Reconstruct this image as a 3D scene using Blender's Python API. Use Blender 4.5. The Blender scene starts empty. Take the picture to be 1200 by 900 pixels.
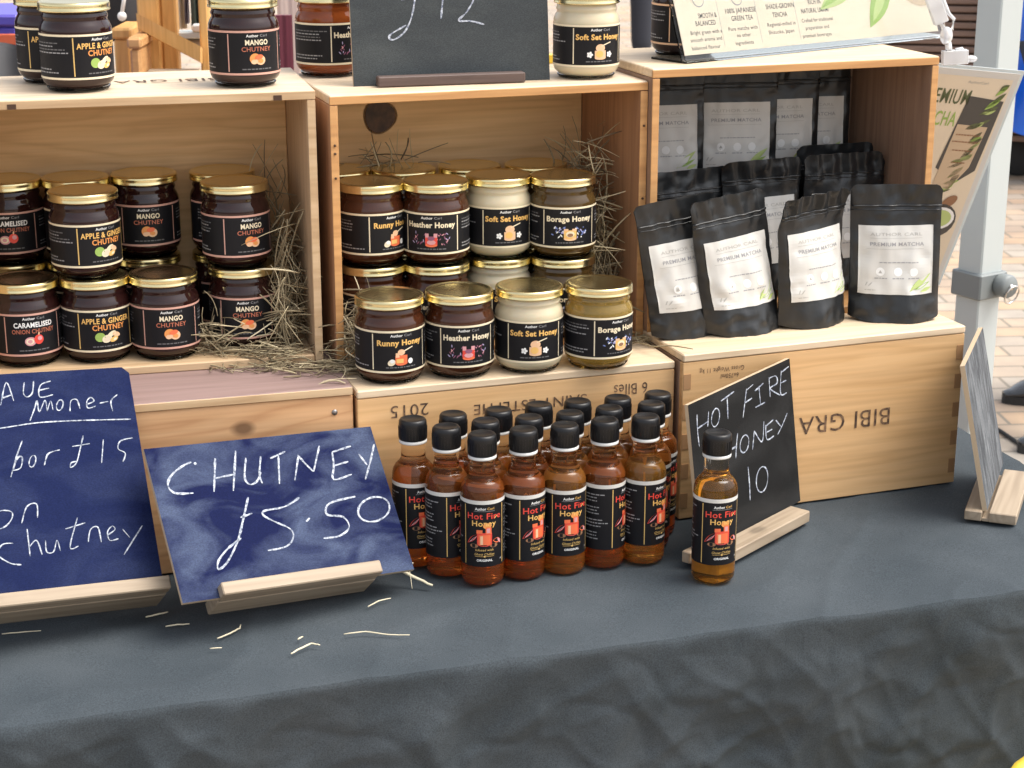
import bpy, bmesh, math, random
from math import sin, cos, pi, radians as R, sqrt, atan2, exp
from mathutils import Vector as V, Matrix, noise
random.seed(7)
S = bpy.context.scene
# ------------------------------------------------------------------ camera, world, sun, exposure
F, PITCH, HC = 2130.0, R(17.07), 0.685          # focal length in photo pixels, tilt, height above the table top (z = 0)
GZ = -0.74                                       # the street
cam = bpy.data.cameras.new('camera'); co = bpy.data.objects.new('camera', cam); S.collection.objects.link(co)
cam.sensor_width = 36; cam.lens = F/1200*36; cam.clip_start = .05; cam.clip_end = 300
co.location = (0, 0, HC); co.rotation_euler = (pi/2-PITCH, 0, 0)
cam.dof.use_dof = True; cam.dof.focus_distance = 1.78; cam.dof.aperture_fstop = 22
S.camera = co
SUN_EL, SUN_AZ = 60, -4                         # degrees; azimuth the light comes from, counted from +x
W = bpy.data.worlds.new('World'); S.world = W; W.use_nodes = True
nt = W.node_tree; bg = nt.nodes['Background']; sky = nt.nodes.new('ShaderNodeTexSky')
sky.sky_type = 'NISHITA'; sky.sun_disc = False; sky.sun_elevation = R(SUN_EL); sky.sun_rotation = R(90-SUN_AZ)
sky.air_density = 1.0; sky.dust_density = 4.0; sky.ozone_density = 1.0
hs = nt.nodes.new('ShaderNodeHueSaturation'); hs.inputs['Saturation'].default_value = .35          # overcast: a greyer sky
nt.links.new(sky.outputs[0], hs.inputs['Color']); nt.links.new(hs.outputs[0], bg.inputs[0]); bg.inputs[1].default_value = .145
sl = bpy.data.lights.new('sun', 'SUN'); so = bpy.data.objects.new('sun', sl); S.collection.objects.link(so)
sl.energy = 1.3; sl.angle = R(42); sl.color = (1, .93, .82)
d = V((cos(R(SUN_EL))*cos(R(SUN_AZ)), cos(R(SUN_EL))*sin(R(SUN_AZ)), sin(R(SUN_EL))))
so.rotation_euler = d.to_track_quat('Z', 'Y').to_euler(); so.location = d*6
S.view_settings.view_transform = 'Standard'; S.view_settings.look = 'None'; S.view_settings.gamma = 1
S.view_settings.use_curve_mapping = False; S.view_settings.exposure = 1.12
S.cycles.max_bounces = 10; S.cycles.transmission_bounces = 8; S.cycles.glossy_bounces = 4; S.cycles.sample_clamp_indirect = 6

# ------------------------------------------------------------------ rays through photo pixels, to find where things stand
FW = V((0, cos(PITCH), -sin(PITCH))); RT = V((1, 0, 0)); UP = RT.cross(FW); CAM = V((0, 0, HC))
def ray(x, y): return (FW*F+RT*(x-600)-UP*(y-450))/F
def onz(x, y, z): v = ray(x, y); return CAM+v*((z-HC)/v.z)
def ony(x, y, Y): v = ray(x, y); return CAM+v*(Y/v.y)
class Plane:
    def __init__(s, B, psi, lean, rho=0):
        s.B = V(B); a = V((cos(psi), sin(psi), 0)); bk = V((-sin(psi), cos(psi), 0)); t = V((0, 0, 1))*cos(lean)+bk*sin(lean)
        s.a = a*cos(rho)+t*sin(rho); s.t = t*cos(rho)-a*sin(rho); s.n = s.a.cross(s.t)     # n points to the viewer
        s.M = Matrix(((s.a.x, s.t.x, s.n.x), (s.a.y, s.t.y, s.n.y), (s.a.z, s.t.z, s.n.z)))
    def uv(s, x, y):
        v = ray(x, y); p = CAM+v*((s.B-CAM).dot(s.n)/v.dot(s.n)); q = p-s.B
        return q.dot(s.a), q.dot(s.t)
    def mat4(s): return Matrix.Translation(s.B) @ s.M.to_4x4()

# ------------------------------------------------------------------ materials
def mat(name, col, rough=.5, metal=0, **kw):
    m = bpy.data.materials.new(name); m.use_nodes = True; b = m.node_tree.nodes['Principled BSDF']
    b.inputs['Base Color'].default_value = (*col, 1); b.inputs['Roughness'].default_value = rough; b.inputs['Metallic'].default_value = metal
    for k, v in kw.items(): b.inputs[k.replace('_', ' ')].default_value = v
    return m
def N(m, t, **kw):
    n = m.node_tree.nodes.new(t)
    for k, v in kw.items():
        if hasattr(n, k): setattr(n, k, v)
        else: n.inputs[k].default_value = v
    return n
def L(m, a, b): m.node_tree.links.new(a, b)
def BS(m): return m.node_tree.nodes['Principled BSDF']
def ramp(m, src, stops):
    r = N(m, 'ShaderNodeValToRGB'); e = r.color_ramp.elements
    while len(e) < len(stops): e.new(.5)
    for i, (p, c) in enumerate(stops): e[i].position = p; e[i].color = (*c, 1) if len(c) == 3 else c
    L(m, src, r.inputs[0]); return r.outputs[0]
def mix(m, fac, a, b, mode='MIX'):
    n = N(m, 'ShaderNodeMix', data_type='RGBA', blend_type=mode)
    for i, s in ((0, fac), (6, a), (7, b)):
        if isinstance(s, (int, float)): n.inputs[i].default_value = s
        elif isinstance(s, tuple): n.inputs[i].default_value = (*s, 1)
        else: L(m, s, n.inputs[i])
    return n.outputs[2]
def bump(m, h, st=.2, dist=.002):
    b = N(m, 'ShaderNodeBump'); b.inputs['Strength'].default_value = st; b.inputs['Distance'].default_value = dist
    L(m, h, b.inputs['Height']); L(m, b.outputs[0], BS(m).inputs['Normal'])
def coords(m, scale, rnd=True):
    tc = N(m, 'ShaderNodeTexCoord'); mp = N(m, 'ShaderNodeMapping'); mp.inputs['Scale'].default_value = scale
    L(m, tc.outputs['Object'], mp.inputs[0])
    if rnd:
        oi = N(m, 'ShaderNodeObjectInfo'); mu = N(m, 'ShaderNodeVectorMath', operation='SCALE'); mu.inputs[0].default_value = (3.1, 7.7, 5.3)
        L(m, oi.outputs['Random'], mu.inputs['Scale']); L(m, mu.outputs[0], mp.inputs['Location'])
    return mp.outputs[0]
def wood(name, lo, mid, hi, axis='x', knots=.5, rough=.6):
    m = mat(name, mid, rough)
    sc = {'x': (1.6, 17, 17), 'z': (17, 17, 1.6)}[axis]
    v = coords(m, sc)
    n1 = N(m, 'ShaderNodeTexNoise'); n1.inputs['Scale'].default_value = 1.1; n1.inputs['Detail'].default_value = 3; n1.inputs['Distortion'].default_value = .5
    L(m, v, n1.inputs['Vector'])
    w = N(m, 'ShaderNodeMath', operation='MULTIPLY'); L(m, n1.outputs[0], w.inputs[0]); w.inputs[1].default_value = 9
    fr = N(m, 'ShaderNodeMath', operation='PINGPONG'); L(m, w.outputs[0], fr.inputs[0]); fr.inputs[1].default_value = .5
    rings = ramp(m, fr.outputs[0], [(0, lo), (.22, mid), (.6, hi), (1, mid)])
    f = coords(m, tuple(q*7 if q > 5 else q*2.2 for q in sc)); n2 = N(m, 'ShaderNodeTexNoise'); n2.inputs['Scale'].default_value = 1.6; n2.inputs['Detail'].default_value = 5
    L(m, f, n2.inputs['Vector'])
    c = mix(m, .42, mid, rings); g = ramp(m, n2.outputs[0], [(.3, (.80, .76, .72)), (.62, (1.05, 1.05, 1.05))]); c = mix(m, .6, c, g, 'MULTIPLY')
    kc = coords(m, {'x': (5, 9, 9), 'z': (9, 9, 5)}[axis]); vo = N(m, 'ShaderNodeTexVoronoi'); vo.inputs['Scale'].default_value = 1.0; L(m, kc, vo.inputs['Vector'])
    nk = N(m, 'ShaderNodeTexNoise'); nk.inputs['Scale'].default_value = 3; L(m, kc, nk.inputs['Vector'])
    ad = N(m, 'ShaderNodeMath', operation='MULTIPLY_ADD'); L(m, nk.outputs[0], ad.inputs[0]); ad.inputs[1].default_value = .1; L(m, vo.outputs['Distance'], ad.inputs[2])
    kf = ramp(m, ad.outputs[0], [(.085, (knots,)*3), (.125, (0, 0, 0))]); c = mix(m, kf, c, tuple(q*.28 for q in lo))
    L(m, c, BS(m).inputs['Base Color']); bump(m, n2.outputs[0], .25, .0006); return m
WD = {
 'pale': wood('pale_pine', (.40, .24, .12), (.58, .41, .24), (.66, .49, .31)),
 'paleT': wood('pale_pine_top', (.52, .38, .24), (.66, .53, .38), (.74, .62, .47), knots=.1),
 'paleV': wood('pale_pine_upright', (.42, .27, .15), (.57, .40, .25), (.66, .49, .32), 'z'),
 'tan': wood('tan_pine', (.54, .32, .14), (.72, .47, .23), (.78, .55, .30), knots=.5),
 'orange': wood('orange_pine', (.42, .19, .08), (.62, .36, .18), (.72, .45, .25), knots=.8),
 'mauve': wood('mauve_pine', (.20, .13, .12), (.27, .185, .17), (.32, .22, .20), knots=.3),
 'red': wood('reddish_pine', (.27, .12, .06), (.43, .22, .11), (.50, .28, .15), knots=.3),
 'redV': wood('reddish_pine_upright', (.24, .11, .06), (.40, .21, .11), (.46, .26, .15), 'z', .3),
 'yellow': wood('yellow_pine', (.56, .32, .13), (.70, .43, .20), (.75, .49, .25), knots=.2),
 'yellowT': wood('yellow_pine_top', (.55, .40, .24), (.68, .53, .36), (.75, .61, .44), knots=.2),
 'amber': wood('amber_pine', (.42, .20, .07), (.58, .31, .12), (.64, .37, .16), knots=.25),
 'brownV': wood('brown_pine_upright', (.20, .12, .08), (.30, .19, .13), (.35, .23, .16), 'z', .2),
 'block': wood('block_wood', (.22, .165, .11), (.35, .275, .195), (.43, .345, .25), knots=.5),
 'grey': wood('dark_stained_wood', (.07, .045, .04), (.11, .075, .065), (.15, .10, .085), knots=.1),
 'stand': wood('golden_wood', (.52, .25, .07), (.68, .38, .12), (.74, .44, .17), 'z', .1),
}
M = {
 'ink': None, 'endgrain': mat('end_grain', (.40, .22, .10), .7), 'notch': mat('dark_notch', (.07, .035, .02), .8), 'nail': mat('nail_head', (.30, .28, .27), .4, .8),
 'lblack': mat('label_black', (.009, .009, .011), .5, 0, Specular_IOR_Level=.22), 'cream': mat('label_cream', (.80, .70, .50), .45), 'gold': mat('label_gold', (.72, .48, .16), .4),
 'salmon': mat('label_salmon', (.62, .35, .28), .45), 'white': mat('print_white', (.82, .82, .80), .5), 'grey': mat('print_grey', (.30, .30, .31), .5),
 'dim': mat('print_dim', (.13, .13, .135), .5), 'orange': mat('print_orange', (.75, .30, .08), .5), 'amberp': mat('print_amber', (.80, .48, .14), .5),
 'red': mat('print_red', (.72, .06, .04), .45), 'hot': mat('print_hot', (.80, .16, .06), .45), 'pink': mat('print_pink', (.66, .32, .34), .5), 'plum': mat('print_plum', (.25, .09, .16), .5),
 'rust': mat('print_rust', (.45, .14, .08), .5), 'green': mat('print_green', (.30, .45, .10), .5), 'leaf': mat('print_leaf', (.45, .55, .20), .5), 'blue': mat('print_blue', (.16, .22, .50), .5),
 'lilac': mat('print_lilac', (.38, .34, .55), .5), 'peach': mat('print_peach', (.80, .50, .30), .5), 'olive': mat('print_olive', (.10, .12, .05), .5), 'paper': mat('poster_paper', (.72, .62, .47), .35),
 'paperD': mat('poster_tan', (.55, .42, .28), .4), 'charc': mat('print_charcoal', (.07, .065, .06), .5), 'brownp': mat('print_brown', (.28, .14, .07), .5), 'plab': mat('pouch_paper', (.62, .61, .575), .4), 'plabg': mat('pouch_paper_grey', (.42, .41, .38), .5),
 'goldlid': mat('gold_lid', (.78, .66, .36), .22, 1.0), 'cap': mat('black_cap', (.008, .008, .009), .36, 0, Specular_IOR_Level=.35), 'ringp': mat('tamper_ring', (.62, .62, .60), .3),
 'chutney': mat('dark_chutney', (.022, .007, .006), .05, 0, IOR=1.5), 'runny': mat('dark_honey', (.050, .015, .006), .05, 0, IOR=1.5),
 'softset': mat('creamed_honey', (.56, .49, .34), .07, 0, IOR=1.5, Subsurface_Weight=.15, Subsurface_Scale=.01), 'heather': mat('heather_honey', (.30, .07, .015), .05, 0, Transmission_Weight=.35, IOR=1.45),
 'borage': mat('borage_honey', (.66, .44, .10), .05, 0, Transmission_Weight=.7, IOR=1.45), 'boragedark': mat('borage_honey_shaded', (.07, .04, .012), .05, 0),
 'hot_honey': mat('amber_hot_honey', (.78, .26, .06), .03, 0, Transmission_Weight=.9, IOR=1.42), 'hot_light': mat('golden_hot_honey', (1.0, .46, .05), .03, 0, Transmission_Weight=.96, IOR=1.42),
 'neckglass': mat('bottle_neck_glass', (.95, .86, .74), .03, 0, Transmission_Weight=1, IOR=1.2), 'acrylic': mat('clear_acrylic', (.95, .97, .97), .03, 0, Transmission_Weight=1, IOR=1.25),
 'clip': mat('clear_plastic_clip', (.96, .97, .98), .08, 0, Transmission_Weight=.55, IOR=1.4),
 'tapegrey': mat('grey_paper', (.33, .30, .26), .8), 'steel': mat('steel_ring', (.72, .70, .66), .25, 1), 'collar': mat('grey_plastic', (.20, .22, .22), .45),
 'pole': mat('pale_grey_enamel', (.50, .54, .53), .35), 'chalkw': None, 'shoe': mat('black_shoe_leather', (.03, .032, .035), .22, 0, Coat_Weight=.5), 'sole': mat('rubber_sole', (.025, .025, .025), .7),
 'denim': mat('dark_trousers', (.03, .033, .045), .85), 'coat': mat('dark_coat', (.025, .03, .045), .85), 'skin': mat('skin', (.52, .28, .20), .5, 0, Subsurface_Weight=.1), 'hair': mat('brown_hair', (.05, .03, .02), .7),
 'purple': mat('purple_plastic', (.10, .08, .42), .4), 'vermil': mat('orange_red_trim', (.62, .13, .06), .5), 'blackcloth': mat('black_fabric', (.018, .018, .02), .8), 'slate': mat('grey_fabric', (.10, .10, .105), .8),
 'maroon': mat('maroon_board', (.16, .03, .05), .5), 'pinkboard': mat('pale_pink_board', (.62, .48, .42), .6), 'gcloth': mat('dark_green_cloth', (.05, .065, .05), .8), 'ccloth': mat('cream_cloth', (.62, .54, .42), .8), 'vcloth': mat('grey_violet_cloth', (.25, .21, .24), .8),
 'yellowp': mat('yellow_plastic', (.85, .60, .06), .4), 'rubber': mat('black_rubber', (.02, .02, .02), .8), 'tint': mat('pale_plastic', (.6, .68, .7), .2), 'steelleg': mat('table_steel', (.25, .25, .26), .4, .8), 'tabletop': mat('table_plastic', (.6, .6, .58), .5), 'card': mat('black_card', (.02, .02, .02), .8),
}
def chalk_mat():
    m = mat('chalk', (.78, .80, .82), .9); v = coords(m, (1, 1, 1), False); n = N(m, 'ShaderNodeTexNoise'); n.inputs['Scale'].default_value = 260; n.inputs['Detail'].default_value = 5; n.inputs['Roughness'].default_value = .75; L(m, v, n.inputs['Vector'])
    L(m, ramp(m, n.outputs[0], [(.36, (.07, .09, .15)), (.62, (.58, .62, .69))]), BS(m).inputs['Base Color']); return m
M['chalkw'] = chalk_mat()
def ink_mat():
    m = mat('crate_ink', (.07, .04, .025), .7); v = coords(m, (1, 1, 1), False); n = N(m, 'ShaderNodeTexNoise'); n.inputs['Scale'].default_value = 160; n.inputs['Detail'].default_value = 4; L(m, v, n.inputs['Vector'])
    L(m, ramp(m, n.outputs[0], [(.42, (.055, .03, .02)), (.66, (.26, .15, .08))]), BS(m).inputs['Base Color']); return m
M['ink'] = ink_mat()
def board_mat(name, base, smear, amt, sc=7, stretch=(1, 2.2, 1)):
    m = mat(name, base, .7, 0, Specular_IOR_Level=.06); v = coords(m, stretch); n = N(m, 'ShaderNodeTexNoise'); n.inputs['Scale'].default_value = sc; n.inputs['Detail'].default_value = 6; n.inputs['Distortion'].default_value = 1.2; L(m, v, n.inputs['Vector'])
    n2 = N(m, 'ShaderNodeTexNoise'); n2.inputs['Scale'].default_value = 700; L(m, v, n2.inputs['Vector'])
    f = ramp(m, n.outputs[0], [(.40, (0,)*3), (.68, (amt,)*3)]); g = ramp(m, n2.outputs[0], [(.35, (.6,)*3), (.7, (1.3,)*3)])
    c = mix(m, f, base, smear); L(m, mix(m, .6, c, g, 'MULTIPLY'), BS(m).inputs['Base Color']); bump(m, n2.outputs[0], .1, .0003); return m
M['navy'] = board_mat('navy_chalkboard', (.009, .015, .060), (.03, .042, .10), .55, 11); M['navys'] = board_mat('smeared_navy_chalkboard', (.007, .011, .052), (.085, .11, .18), .75, 13, (1, 1.7, 1))
M['bblack'] = board_mat('black_chalkboard', (.018, .018, .018), (.05, .05, .05), .5); M['bgrey'] = board_mat('grey_chalkboard', (.055, .062, .066), (.09, .10, .10), .6)
M['smeared'] = board_mat('chalk_smeared_board', (.07, .076, .084), (.22, .235, .25), .8, 34, (2.2, .55, 1)); M['ply'] = mat('plywood_edge', (.50, .38, .25), .7)
def bottle_amber(m):   # slight variation from bottle to bottle
    oi = N(m, 'ShaderNodeObjectInfo'); L(m, ramp(m, oi.outputs['Random'], [(0, (.74, .19, .04)), (.6, (.84, .26, .05)), (1, (.96, .44, .08))]), BS(m).inputs['Base Color'])
bottle_amber(M['hot_honey'])
def pouch_mat():
    m = mat('matte_black_foil', (.014, .015, .016), .33); v = coords(m, (1, 1, 1)); n = N(m, 'ShaderNodeTexNoise'); n.inputs['Scale'].default_value = 28; n.inputs['Detail'].default_value = 3; L(m, v, n.inputs['Vector']); bump(m, n.outputs[0], .6, .003); return m
M['foil'] = pouch_mat()
def cloth_mat():
    m = mat('charcoal_tablecloth', (.05, .06, .07), .8, 0, Specular_IOR_Level=.08); v = coords(m, (1, 1, 1), False)
    n = N(m, 'ShaderNodeTexNoise'); n.inputs['Scale'].default_value = 9; n.inputs['Detail'].default_value = 5; L(m, v, n.inputs['Vector'])
    n2 = N(m, 'ShaderNodeTexNoise'); n2.inputs['Scale'].default_value = 900; n2.inputs['Detail'].default_value = 1; L(m, v, n2.inputs['Vector'])
    n3 = N(m, 'ShaderNodeTexNoise', noise_type='RIDGED_MULTIFRACTAL'); n3.inputs['Scale'].default_value = 11; n3.inputs['Detail'].default_value = 4; n3.inputs['Roughness'].default_value = .45; n3.inputs['Distortion'].default_value = .6; L(m, v, n3.inputs['Vector'])
    c = ramp(m, n.outputs[0], [(.3, (.046, .057, .066)), (.7, (.068, .080, .090))]); g = ramp(m, n2.outputs[0], [(.3, (.7,)*3), (.7, (1.25,)*3)])
    L(m, mix(m, .8, c, g, 'MULTIPLY'), BS(m).inputs['Base Color'])
    a = N(m, 'ShaderNodeMath', operation='MULTIPLY_ADD'); L(m, n3.outputs[0], a.inputs[0]); a.inputs[1].default_value = .5; L(m, n.outputs[0], a.inputs[2])
    a2 = N(m, 'ShaderNodeMath', operation='MULTIPLY_ADD'); L(m, n2.outputs[0], a2.inputs[0]); a2.inputs[1].default_value = .04; L(m, a.outputs[0], a2.inputs[2])
    bump(m, a2.outputs[0], .26, .004); return m
M['cloth'] = cloth_mat()
def sett_mat():
    m = mat('stone_setts', (.4, .34, .27), .8); v = coords(m, (1, 1, 1), False); rt = N(m, 'ShaderNodeMapping'); rt.inputs['Rotation'].default_value = (0, 0, R(-4)); L(m, v, rt.inputs[0])
    b = N(m, 'ShaderNodeTexBrick'); b.inputs['Scale'].default_value = 1; b.inputs['Brick Width'].default_value = .205; b.inputs['Row Height'].default_value = .10; b.inputs['Mortar Size'].default_value = .006; b.inputs['Mortar Smooth'].default_value = .4
    b.inputs['Color1'].default_value = (.45, .31, .20, 1); b.inputs['Color2'].default_value = (.38, .34, .29, 1); b.inputs['Mortar'].default_value = (.22, .19, .15, 1); b.inputs['Bias'].default_value = 0; L(m, rt.outputs[0], b.inputs['Vector'])
    n = N(m, 'ShaderNodeTexNoise'); n.inputs['Scale'].default_value = 6; n.inputs['Detail'].default_value = 6; L(m, v, n.inputs['Vector'])
    L(m, mix(m, .7, b.outputs[0], ramp(m, n.outputs[0], [(.3, (.7, .7, .72)), (.7, (1.2, 1.18, 1.12))]), 'MULTIPLY'), BS(m).inputs['Base Color']); bump(m, b.outputs['Fac'], -.5, .008); return m
M['setts'] = sett_mat()
def straw_mat():
    m = mat('dry_straw', (.40, .32, .19), .7); g = N(m, 'ShaderNodeNewGeometry'); L(m, ramp(m, g.outputs['Random Per Island'], [(0, (.11, .08, .045)), (.5, (.26, .205, .12)), (.85, (.46, .38, .23)), (1, (.68, .58, .38))]), BS(m).inputs['Base Color']); return m
M['straw'] = straw_mat(); M['strawpale'] = mat('pale_straw', (.70, .62, .44), .6)
def tarp_mat():
    m = mat('blue_tarpaulin', (.01, .12, .62), .35); return m
M['tarp'] = tarp_mat(); M['slatbrown'] = wood('brown_slats', (.14, .085, .06), (.20, .13, .10), (.25, .17, .13), 'x', .1)

# ------------------------------------------------------------------ mesh builder
class MB:
    def __init__(s): s.v = []; s.f = []; s.m = []; s.sm = []
    def add(s, vs, fs, mi=0, smooth=False):
        o = len(s.v); s.v += [tuple(p) for p in vs]; s.f += [tuple(o+i for i in f) for f in fs]; s.m += [mi]*len(fs); s.sm += [smooth]*len(fs); return s
    def box(s, x0, y0, z0, x1, y1, z1, mi=0, M4=None):
        vs = [V((x, y, z)) for z in (z0, z1) for y in (y0, y1) for x in (x0, x1)]
        if M4: vs = [M4 @ p for p in vs]
        return s.add(vs, [(0, 2, 3, 1), (4, 5, 7, 6), (0, 1, 5, 4), (2, 6, 7, 3), (0, 4, 6, 2), (1, 3, 7, 5)], mi)
    def bbox(s, x0, y0, z0, x1, y1, z1, b=.001, mi=0, M4=None):       # box with chamfered edges
        bm = bmesh.new(); bmesh.ops.create_cube(bm, size=1); 
        for v in bm.verts: v.co = V(((x0+x1)/2+v.co.x*(x1-x0), (y0+y1)/2+v.co.y*(y1-y0), (z0+z1)/2+v.co.z*(z1-z0)))
        bmesh.ops.bevel(bm, geom=list(bm.edges), offset=b, segments=1, affect='EDGES', profile=.5)
        bm.verts.index_update(); vs = [v.co.copy() for v in bm.verts]
        if M4: vs = [M4 @ p for p in vs]
        s.add(vs, [[v.index for v in f.verts] for f in bm.faces], mi); bm.free(); return s
    def lathe(s, prof, n=40, mi=0, caps=True, M4=None):
        vs = []; k = len(prof)
        for i in range(n):
            a = 2*pi*i/n
            for r, z in prof: vs.append(V((r*cos(a), r*sin(a), z)))
        fs = [(i*k+j, ((i+1) % n)*k+j, ((i+1) % n)*k+j+1, i*k+j+1) for i in range(n) for j in range(k-1)]
        if caps: fs += [tuple(i*k for i in range(n))[::-1], tuple(i*k+k-1 for i in range(n))]
        if M4: vs = [M4 @ p for p in vs]
        return s.add(vs, fs, mi, True)
    def tube(s, pts, r, n=5, mi=0, taper=None, closed=False, smooth=True):
        pts = [V(p) for p in pts]; k = len(pts); vs = []
        for i, p in enumerate(pts):
            if closed: t = (pts[(i+1) % k]-pts[i-1])
            else: t = pts[min(i+1, k-1)]-pts[max(i-1, 0)]
            t = t.normalized() if t.length > 1e-9 else V((0, 0, 1)); a = t.cross(V((0, 0, 1)) if abs(t.z) < .9 else V((1, 0, 0))).normalized(); b = t.cross(a)
            rr = r*(taper[i] if taper else 1)
            for j in range(n): vs.append(p+(a*cos(2*pi*j/n)+b*sin(2*pi*j/n))*rr)
        fs = [(i*n+j, i*n+(j+1) % n, ((i+1) % k)*n+(j+1) % n, ((i+1) % k)*n+j) for i in range(k if closed else k-1) for j in range(n)]
        if not closed: fs += [tuple(range(n))[::-1], tuple((k-1)*n+j for j in range(n))]
        return s.add(vs, fs, mi, smooth)
    def ball(s, c, r, n=14, mi=0, sc=(1, 1, 1)):
        prof = [(max(r*sin(pi*i/10), 1e-5), -r*cos(pi*i/10)) for i in range(11)]
        return s.lathe(prof, n, mi, False, Matrix.Translation(c) @ Matrix.Diagonal((*sc, 1)))
    def grid(s, nu, nv, fn, mi=0, smooth=True):
        vs = [fn(i/nu, j/nv) for j in range(nv+1) for i in range(nu+1)]
        return s.add(vs, [(j*(nu+1)+i, j*(nu+1)+i+1, (j+1)*(nu+1)+i+1, (j+1)*(nu+1)+i) for j in range(nv) for i in range(nu)], mi, smooth)
    def mesh(s, name, mats):
        me = bpy.data.meshes.new(name); me.from_pydata(s.v, [], s.f); me.polygons.foreach_set('material_index', s.m); me.polygons.foreach_set('use_smooth', s.sm)
        for m in (mats if isinstance(mats, (list, tuple)) else [mats]): me.materials.append(m)
        me.update(); return me
    def build(s, name, mats, parent=None, auto=None):
        me = s.mesh(name, mats); o = bpy.data.objects.new(name, me); S.collection.objects.link(o); o.parent = parent
        if auto: 
            try: me.set_sharp_from_angle(angle=R(auto))
            except Exception: pass
        return o
def tag(o, label, cat, group=None, kind=None):
    if label: o['label'] = label
    if cat: o['category'] = cat
    if group: o['group'] = group
    if kind: o['kind'] = kind
    return o
def thing(name, label, cat, loc=(0, 0, 0), rz=0, group=None, mat4=None):
    o = bpy.data.objects.new(name, None); S.collection.objects.link(o); o.empty_display_size = .03
    if mat4 is not None: o.matrix_world = mat4
    else: o.location = loc; o.rotation_euler = (0, 0, rz)
    return tag(o, label, cat, group)
def dup(root, label, loc, rz, group=None):
    r = root.copy(); S.collection.objects.link(r); r.location = loc; r.rotation_euler = (0, 0, rz); r['label'] = label
    for ch in list(root.children):
        c = ch.copy(); S.collection.objects.link(c); c.parent = r
        for g in list(ch.children):
            e = g.copy(); S.collection.objects.link(e); e.parent = c
    return r

# ------------------------------------------------------------------ printed art: flat shapes in millimetres, later laid on a surface
_tc = {}
def text_polys(s, bold):
    k = (s, bold)
    if k not in _tc:
        cu = bpy.data.curves.new('t', 'FONT'); cu.body = s; cu.size = 1; cu.resolution_u = 3; cu.offset = bold; cu.align_x = 'CENTER'; cu.space_character = 1.06
        o = bpy.data.objects.new('t', cu); S.collection.objects.link(o); dg = bpy.context.evaluated_depsgraph_get(); me = o.evaluated_get(dg).to_mesh()
        _tc[k] = ([(v.co.x, v.co.y) for v in me.vertices], [tuple(p.vertices) for p in me.polygons])
        o.evaluated_get(dg).to_mesh_clear(); bpy.data.objects.remove(o); bpy.data.curves.remove(cu)
    return _tc[k]
class Art:
    def __init__(s, step=2.0): s.items = []; s.mats = []; s.step = step
    def mi(s, m):
        if m not in s.mats: s.mats.append(m)
        return s.mats.index(m)
    def raw(s, vs, fs, m, lay): s.items.append((vs, fs, s.mi(m), lay)); return s
    def rect(s, x0, y0, x1, y1, m, lay=1, sh=0):
        nx = max(1, int(abs(x1-x0)/s.step+.99)); ny = max(1, int(abs(y1-y0)/(s.step*2.5)+.99))
        vs = [(x0+(x1-x0)*i/nx+sh*(y1-y0)*j/ny, y0+(y1-y0)*j/ny) for j in range(ny+1) for i in range(nx+1)]
        return s.raw(vs, [(j*(nx+1)+i, j*(nx+1)+i+1, (j+1)*(nx+1)+i+1, (j+1)*(nx+1)+i) for j in range(ny) for i in range(nx)], m, lay)
    def ell(s, cx, cy, rx, ry, m, lay=1, rot=0, n=18):
        c, q = cos(R(rot)), sin(R(rot)); return s.raw([(cx+rx*cos(2*pi*i/n)*c-ry*sin(2*pi*i/n)*q, cy+rx*cos(2*pi*i/n)*q+ry*sin(2*pi*i/n)*c) for i in range(n)], [tuple(range(n))], m, lay)
    def poly(s, pts, m, lay=1): return s.raw(list(pts), [tuple(range(len(pts)))], m, lay)
    def leaf(s, x0, y0, x1, y1, w, m, lay=1, n=8):
        dx, dy = x1-x0, y1-y0; l = sqrt(dx*dx+dy*dy); nx, ny = -dy/l, dx/l; up = [(x0+dx*i/n+nx*w*sin(pi*i/n), y0+dy*i/n+ny*w*sin(pi*i/n)) for i in range(n+1)]; dn = [(x0+dx*i/n-nx*w*sin(pi*i/n), y0+dy*i/n-ny*w*sin(pi*i/n)) for i in range(n-1, 0, -1)]
        return s.poly((up+dn)[::-1], m, lay)
    def text(s, t, cx, cy, h, m, lay=2, w=None, bold=.0, rot=0, sh=0):
        vs, fs = text_polys(t, bold); k = h/.73; xs = [p[0] for p in vs]
        if not xs: return s
        mid = (min(xs)+max(xs))/2; kx = w/(max(xs)-min(xs)) if w else k; c, q = cos(R(rot)), sin(R(rot)); o = []
        for x, y in vs: X = (x-mid)*kx; Y = y*k-h/2; X += sh*Y; o.append((cx+X*c-Y*q, cy+X*q+Y*c))
        return s.raw(o, fs, m, lay)
    def dashes(s, x0, x1, y, h, m, rnd, lay=2, fill=1.0):        # a line of print too small to read
        x = x0; e = x0+(x1-x0)*fill
        while x < e-.8:
            w = min(rnd.uniform(1.4, 4.6), e-x); s.rect(x, y-h/2, x+w, y+h/2, m, lay); x += w+.8
        return s
    def build(s, name, fn, parent, base=.0003, step=.00018):
        b = MB()
        for vs, fs, mi, lay in s.items: b.add([fn(x*.001, y*.001, base+step*lay) for x, y in vs], fs, mi)
        return b.build(name, [M[q] for q in s.mats], parent)
def cyl(Rr, z0=0): return lambda x, y, o: V(((Rr+o)*sin(x/Rr), -(Rr+o)*cos(x/Rr), z0+y))
def flat(x, y, o): return V((x, y, o))

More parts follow.
